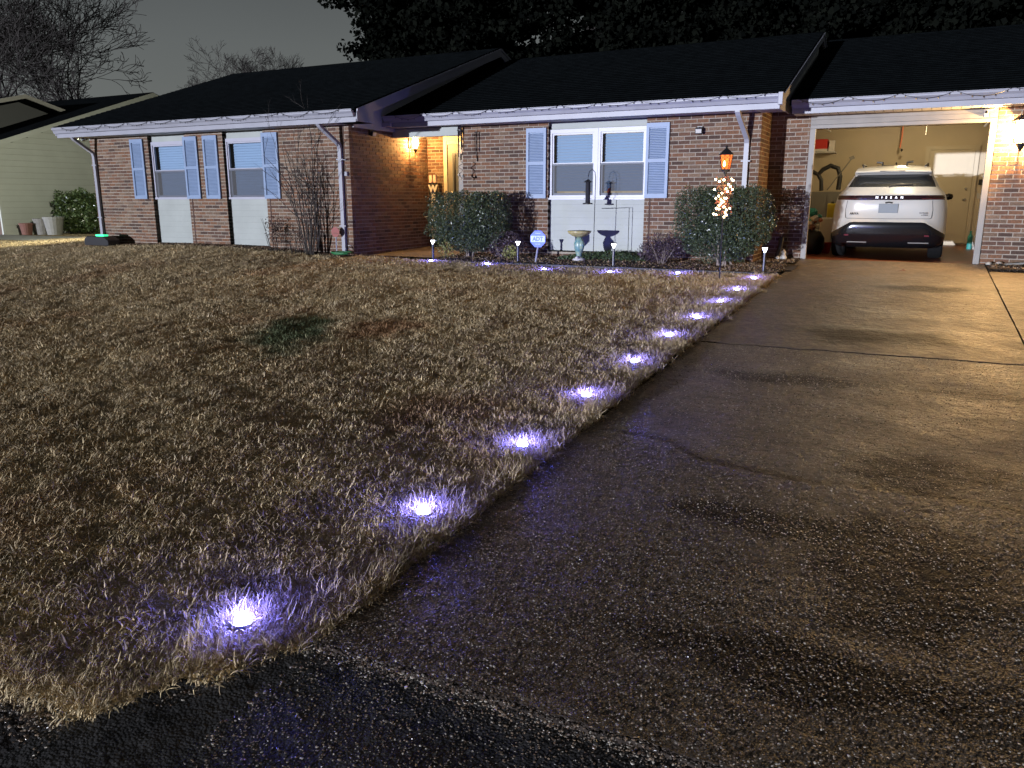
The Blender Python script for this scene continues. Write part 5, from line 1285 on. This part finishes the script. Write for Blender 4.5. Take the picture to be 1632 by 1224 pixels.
q.tube([(-8.03,13.55,1.44),(-7.97,13.55,1.40),(-7.93,13.55,1.45),(-7.91,13.55,1.40)], .014, 6); q.build('scroll', M['palebark'], t)
q = MB(); q.lathe([(0,-.03),(.028,0),(0,.03)], (-8.02,13.53,1.45), 8); q.lathe([(0,-.03),(.028,0),(0,.03)], (-7.94,13.53,1.42), 8); q.build('shell', M['palewhite'], t)
# welcome board
X, Y = -9.42, 14.80
t = thing('welcome_board', 'tall black board with white letters leaning beside the front door', 'sign', (X,Y,-.02))
MB().box(X-.11,X+.11,Y,Y+.025,-.02,1.34).build('board', M['black'], t)
for i, ch in enumerate('WELCOME'):
    text_mesh(ch, .20, M['paper'], t, (X+.0,Y-.004,1.21-.172*i), (R_(90),0,0), .002, 'letter', bold=.012)
for x in (X-.055, X+.045):
    q = MB(); q.box(x-.032,x+.032,Y-.01,Y+.03,1.34,1.50); q.build('post_block', mat('pink_white_paint', (.62,.45,.38), .6), t)
# unlit string lights along the gutters
def garland(x0, x1, y, z, label, sc_=.36):
    t = thing('string_lights', label, 'string lights', (x0,y,z), 'unlit light strings clipped along the gutters'); q = MB(); b = MB()
    n = max(1, round((x1-x0)/(sc_*2))); L_ = (x1-x0)/n; r_ = random.Random(int(abs(x0)*10))
    for k in range(n):
        sag = .05+.05*r_.random(); pts = []
        for i in range(11):
            u = i/10; pts.append((x0+(k+u)*L_, y-.004, z-sag*4*u*(1-u)))
            if i % 2: b.lathe([(.006,0),(.008,-.015),(.002,-.03)], (x0+(k+u)*L_, y-.006, z-sag*4*u*(1-u)), 5)
        q.tube(pts, .0035, 3)
    q.build('wire', M['iron'], t, kind='stuff'); b.build('bulbs', M['black'], t, kind='stuff')
garland(-17.0,-9.3, 11.68, 2.545, 'unlit dark string of lights along the left wing gutter')
garland(-9.3,-2.3, 13.24, 2.575, 'unlit dark string of lights along the middle gutter')
garland(-2.0,3.2, 14.13, 2.565, 'unlit dark string of lights along the garage gutter')
# black box with a green lamp at the far corner
t = thing('utility_box', 'low black box with glowing green top at the far left brick corner', 'box', (-16.3,11.9,.05))
q = MB(); q.prism([(-16.75,11.75,.0),(-15.95,11.75,.0),(-15.95,11.75,.12),(-16.1,11.75,.20),(-16.65,11.75,.20),(-16.75,11.75,.13)], (0,.30,0)); q.build('body', M['black'], t, bevel=.01)
q = MB(); q.box(-16.42,-16.14,11.80,11.92,.201,.24); q.build('green_lens', M['greenled'], t, bevel=.008)
light('green_glow', 'POINT', (-16.28,11.72,.26), .25, (.1,1,.4), t, .03)
MB().lathe([(.02,0),(.03,.03),(0,.05)], (-16.73,11.8,.13), 8).build('knob', M['palewhite'], t)
# pots by the neighbouring wall
for nm, x, y, r, h, m_, lb in (('flower_pot',-26.45,16.55,.20,.42,'terracotta','reddish pot nearest the corner of the neighbouring house'),('flower_pot',-26.2,16.95,.26,.56,'greypot','grey pot, middle of the three by the neighbouring wall'),('flower_pot',-25.75,17.05,.30,.62,'palepot','pale bucket-shaped pot right beside the green bush')):
    t = thing(nm, lb, 'pot', (x,y,-.15)); q = MB(); q.lathe([(r*.72,0),(r,h*.88),(r*1.08,h*.88),(r*1.08,h),(r*.9,h),(r*.86,h*.8),(0,h*.8)], (x,y,-.17), 18); q.build('pot', M[m_], t)
# things by the garage
t = thing('downpipe_elbow', 'dark plastic pipe end leaning on the brick left of the garage', 'pipe', (-2.2,14.62,-.04))
q = MB(); q.tube([(-2.22,14.60,-.02),(-2.20,14.68,.12),(-2.18,14.72,.34)], .045, 8); q.build('pipe', M['black'], t)
t = thing('garden_figure', 'small pale figure on the ground left of the garage opening', 'ornament', (-2.10,14.5,-.04))
q = MB(); q.lathe([(.05,0),(.06,.05),(.03,.10),(.04,.14),(0,.19)], (-2.10,14.5,-.04), 10); q.lathe([(0,-.04),(.05,0),(0,.04)], (-2.19,14.46,.0), 8); q.build('figure', M['palewhite'], t, smooth=True)
for x, y, r, lb in ((.98,14.55,.05,'pale stone nearest the garage trim'),(1.12,14.60,.055,'middle pale stone below the bright lantern'),(1.28,14.58,.05,'right pale stone below the bright lantern')):
    t = MB(); t.lathe([(r*.8,0),(r,r*.4),(r*.7,r*.8),(0,r)], (x,y,-.02), 9); tag(t.build('stone', M['stone'], smooth=True, loc=(x,y,-.02)), lb, 'stone', 'pale stones along the garage brick')
t = thing('splash_spout', 'white downpipe spout at the right edge beside the garage', 'downspout', (1.55,14.6,0))
q = MB(); q.rect_tube([(1.60,14.70,1.2),(1.60,14.70,.22),(1.52,14.58,.10),(1.46,14.50,.06)], .045, .035, (0,1,0)); q.build('pipe', M['white'], t)
q = MB(); q.prism([(1.18,14.35,-.01),(1.5,14.35,.03),(1.5,14.35,.055),(1.18,14.35,.02)], (0,.14,0)); q.build('splash_block', M['greyplastic'], t)
tag(MB().add([(-.27,13.25,-.07),(-.22,13.20,-.05),(-.15,13.24,-.06),(-.19,13.29,-.03),(-.24,13.30,-.055)], [(0,1,2,3,4)]).build('dead_leaf', M['terracotta'], loc=(-.2,13.25,-.07)), 'single curled brown leaf on the driveway in front of the car', 'leaf')
# inside the garage
t = thing('storage_box', 'red and white box on the shelf at the upper left inside the garage', 'box', (-2.38,20.95,2.1))
MB().box(-2.58,-2.22,20.85,21.15,2.105,2.38).build('carton', M['red'], t); MB().box(-2.59,-2.21,20.84,21.16,2.105,2.16).build('white_base', M['paper'], t)
MB().box(-2.18,-2.06,20.9,21.1,2.105,2.35).build('white_side', M['paper'], t)
t = thing('striped_rope', 'orange and white cord hanging from the garage ceiling', 'cord', (-.63,20.6,2.6))
q = MB(); q.tube([(-.62,20.6,2.61),(-.62,20.6,2.36),(-.64,20.6,2.12)], .018, 6); q.build('cord', M['copper'], t); q = MB(); q.lathe([(0,-.04),(.03,0),(0,.04)], (-.60,20.6,2.07), 8); q.build('handle', M['black'], t)
t = thing('pull_cord', 'thin white pull cord with a small knob below the garage ceiling', 'cord', (-.15,19.5,2.6)); q = MB(); q.tube([(-.13,19.5,2.61),(-.14,19.5,2.33)], .007, 4); q.lathe([(0,-.02),(.02,0),(0,.02)], (-.14,19.5,2.32), 8); q.build('cord', M['palewhite'], t)
t = thing('storage_cabinet', 'tall grey metal cabinet against the left of the garage', 'cabinet', (-2.1,20.3,0))
MB().box(-2.45,-1.62,20.0,20.6,-.04,1.16).build('carcass', M['greyplastic'], t, bevel=.01); MB().box(-2.43,-2.05,19.985,19.999,.0,1.13).build('door', M['greyplastic'], t); MB().box(-2.02,-1.64,19.985,19.999,.0,1.13).build('door', M['greyplastic'], t)
t = thing('vacuum_hose', 'curled black vacuum hose and wand on top of the grey cabinet', 'hose', (-2.1,20.2,1.18))
q = MB(); q.tube([(-2.42,20.1,1.62),(-2.28,20.1,1.55),(-2.18,20.1,1.66),(-2.02,20.1,1.74),(-1.86,20.1,1.68),(-1.80,20.1,1.50),(-1.82,20.1,1.20)], .05, 8); q.tube([(-2.28,20.1,1.55),(-2.2,20.1,1.42),(-2.18,20.1,1.18)], .045, 8); q.build('hose', M['matblack'], t)
q = MB(); q.tube([(-2.05,20.05,1.20),(-1.60,20.05,1.86)], .014, 6); q.obox((-1.58,20.05,1.90),(.045,0,.02),(0,.02,0),(-.02,0,.03)); q.build('wand', M['greyplastic'], t)
t = thing('yellow_container', 'yellow plastic container beside the rear left of the car', 'container', (-1.75,18.6,.6)); MB().box(-1.86,-1.68,18.5,18.7,.60,.90).build('body', M['yellow'], t, bevel=.015); MB().box(-1.80,-1.74,18.56,18.64,.90,.94).build('cap', M['matblack'], t)
t = thing('side_table', 'low grey bench holding things along the left garage wall', 'bench', (-2.0,18.6,0)); MB().box(-2.6,-1.62,18.2,19.0,.56,.595).build('top', M['greyplastic'], t)
for x in (-2.55,-1.68):
    for yy in (18.25,18.95): MB().box(x-.02,x+.02,yy-.02,yy+.02,-.045,.56).build('leg', M['greyplastic'], t)
t = thing('bin_bag', 'bulging black bin bag on the garage floor by the left trim', 'bag', (-1.95,16.6,-.04)); q = MB(); q.lathe([(.20,0),(.26,.12),(.25,.30),(.18,.42),(.10,.47),(0,.48)], (-1.92,16.6,-.045), 12); q.build('sack', M['black'], t, smooth=True)
t = thing('toy_pile', 'heap of mixed soft toys and papers on top of the black bag', 'toys', (-1.92,16.6,.44)); r_ = random.Random(3)
for k in range(16):
    q = MB(); x, y, z = -1.95+r_.uniform(-.17,.20), 16.55+r_.uniform(-.12,.12), .46+r_.uniform(0,.22); s = r_.uniform(.035,.07); q.lathe([(0,-s),(s*.9,-s*.4),(s,0),(s*.8,s*.6),(0,s)], (x,y,z), 8)
    q.build('toy', M[('paper','terracotta','teal','palewhite','copper','paper')[k % 6]], t, smooth=True)
t = thing('cushion', 'teal cushion on the heap at the left inside the garage', 'cushion', (-2.0,16.9,.75)); MB().box(-2.12,-1.86,16.8,16.9,.66,.82).build('cover', M['teal'], t, bevel=.05)
t = thing('red_bucket', 'small red bucket on the floor beside the left rear tyre', 'bucket', (-1.68,16.9,-.04)); q = MB(); q.lathe([(.07,0),(.10,.20),(.105,.20),(.105,.21),(.0,.21)], (-1.66,16.9,-.045), 12); q.build('pail', M['red'], t)
t = thing('paper_sack', 'pale paper sack between the heap and the car', 'sack', (-1.72,17.6,.3)); MB().box(-1.88,-1.62,17.5,17.8,-.045,.62).build('sack', M['paper'], t, bevel=.03)
t = thing('bottle_carton', 'teal and white bottles on the floor right of the car', 'bottles', (1.02,19.5,-.04))
for k, (x, m_) in enumerate(((.92,'teal'),(1.03,'palewhite'),(1.14,'teal'))): q = MB(); q.lathe([(.05,0),(.05,.26),(.02,.33),(.02,.38),(0,.38)], (x,19.6,-.045), 10); q.build('bottle', M[m_], t)
t = thing('sports_bag', 'dark round bag hanging low at the right inside the garage', 'bag', (1.25,18.4,.6)); q = MB(); q.lathe([(0,-.2),(.15,-.14),(.19,0),(.14,.14),(0,.2)], (1.18,18.6,.62), 12); q.build('bag', M['redsign'], t, smooth=True); q = MB(); q.tube([(1.18,18.6,.8),(1.2,18.6,1.05)], .01, 5); q.build('strap', M['black'], t)
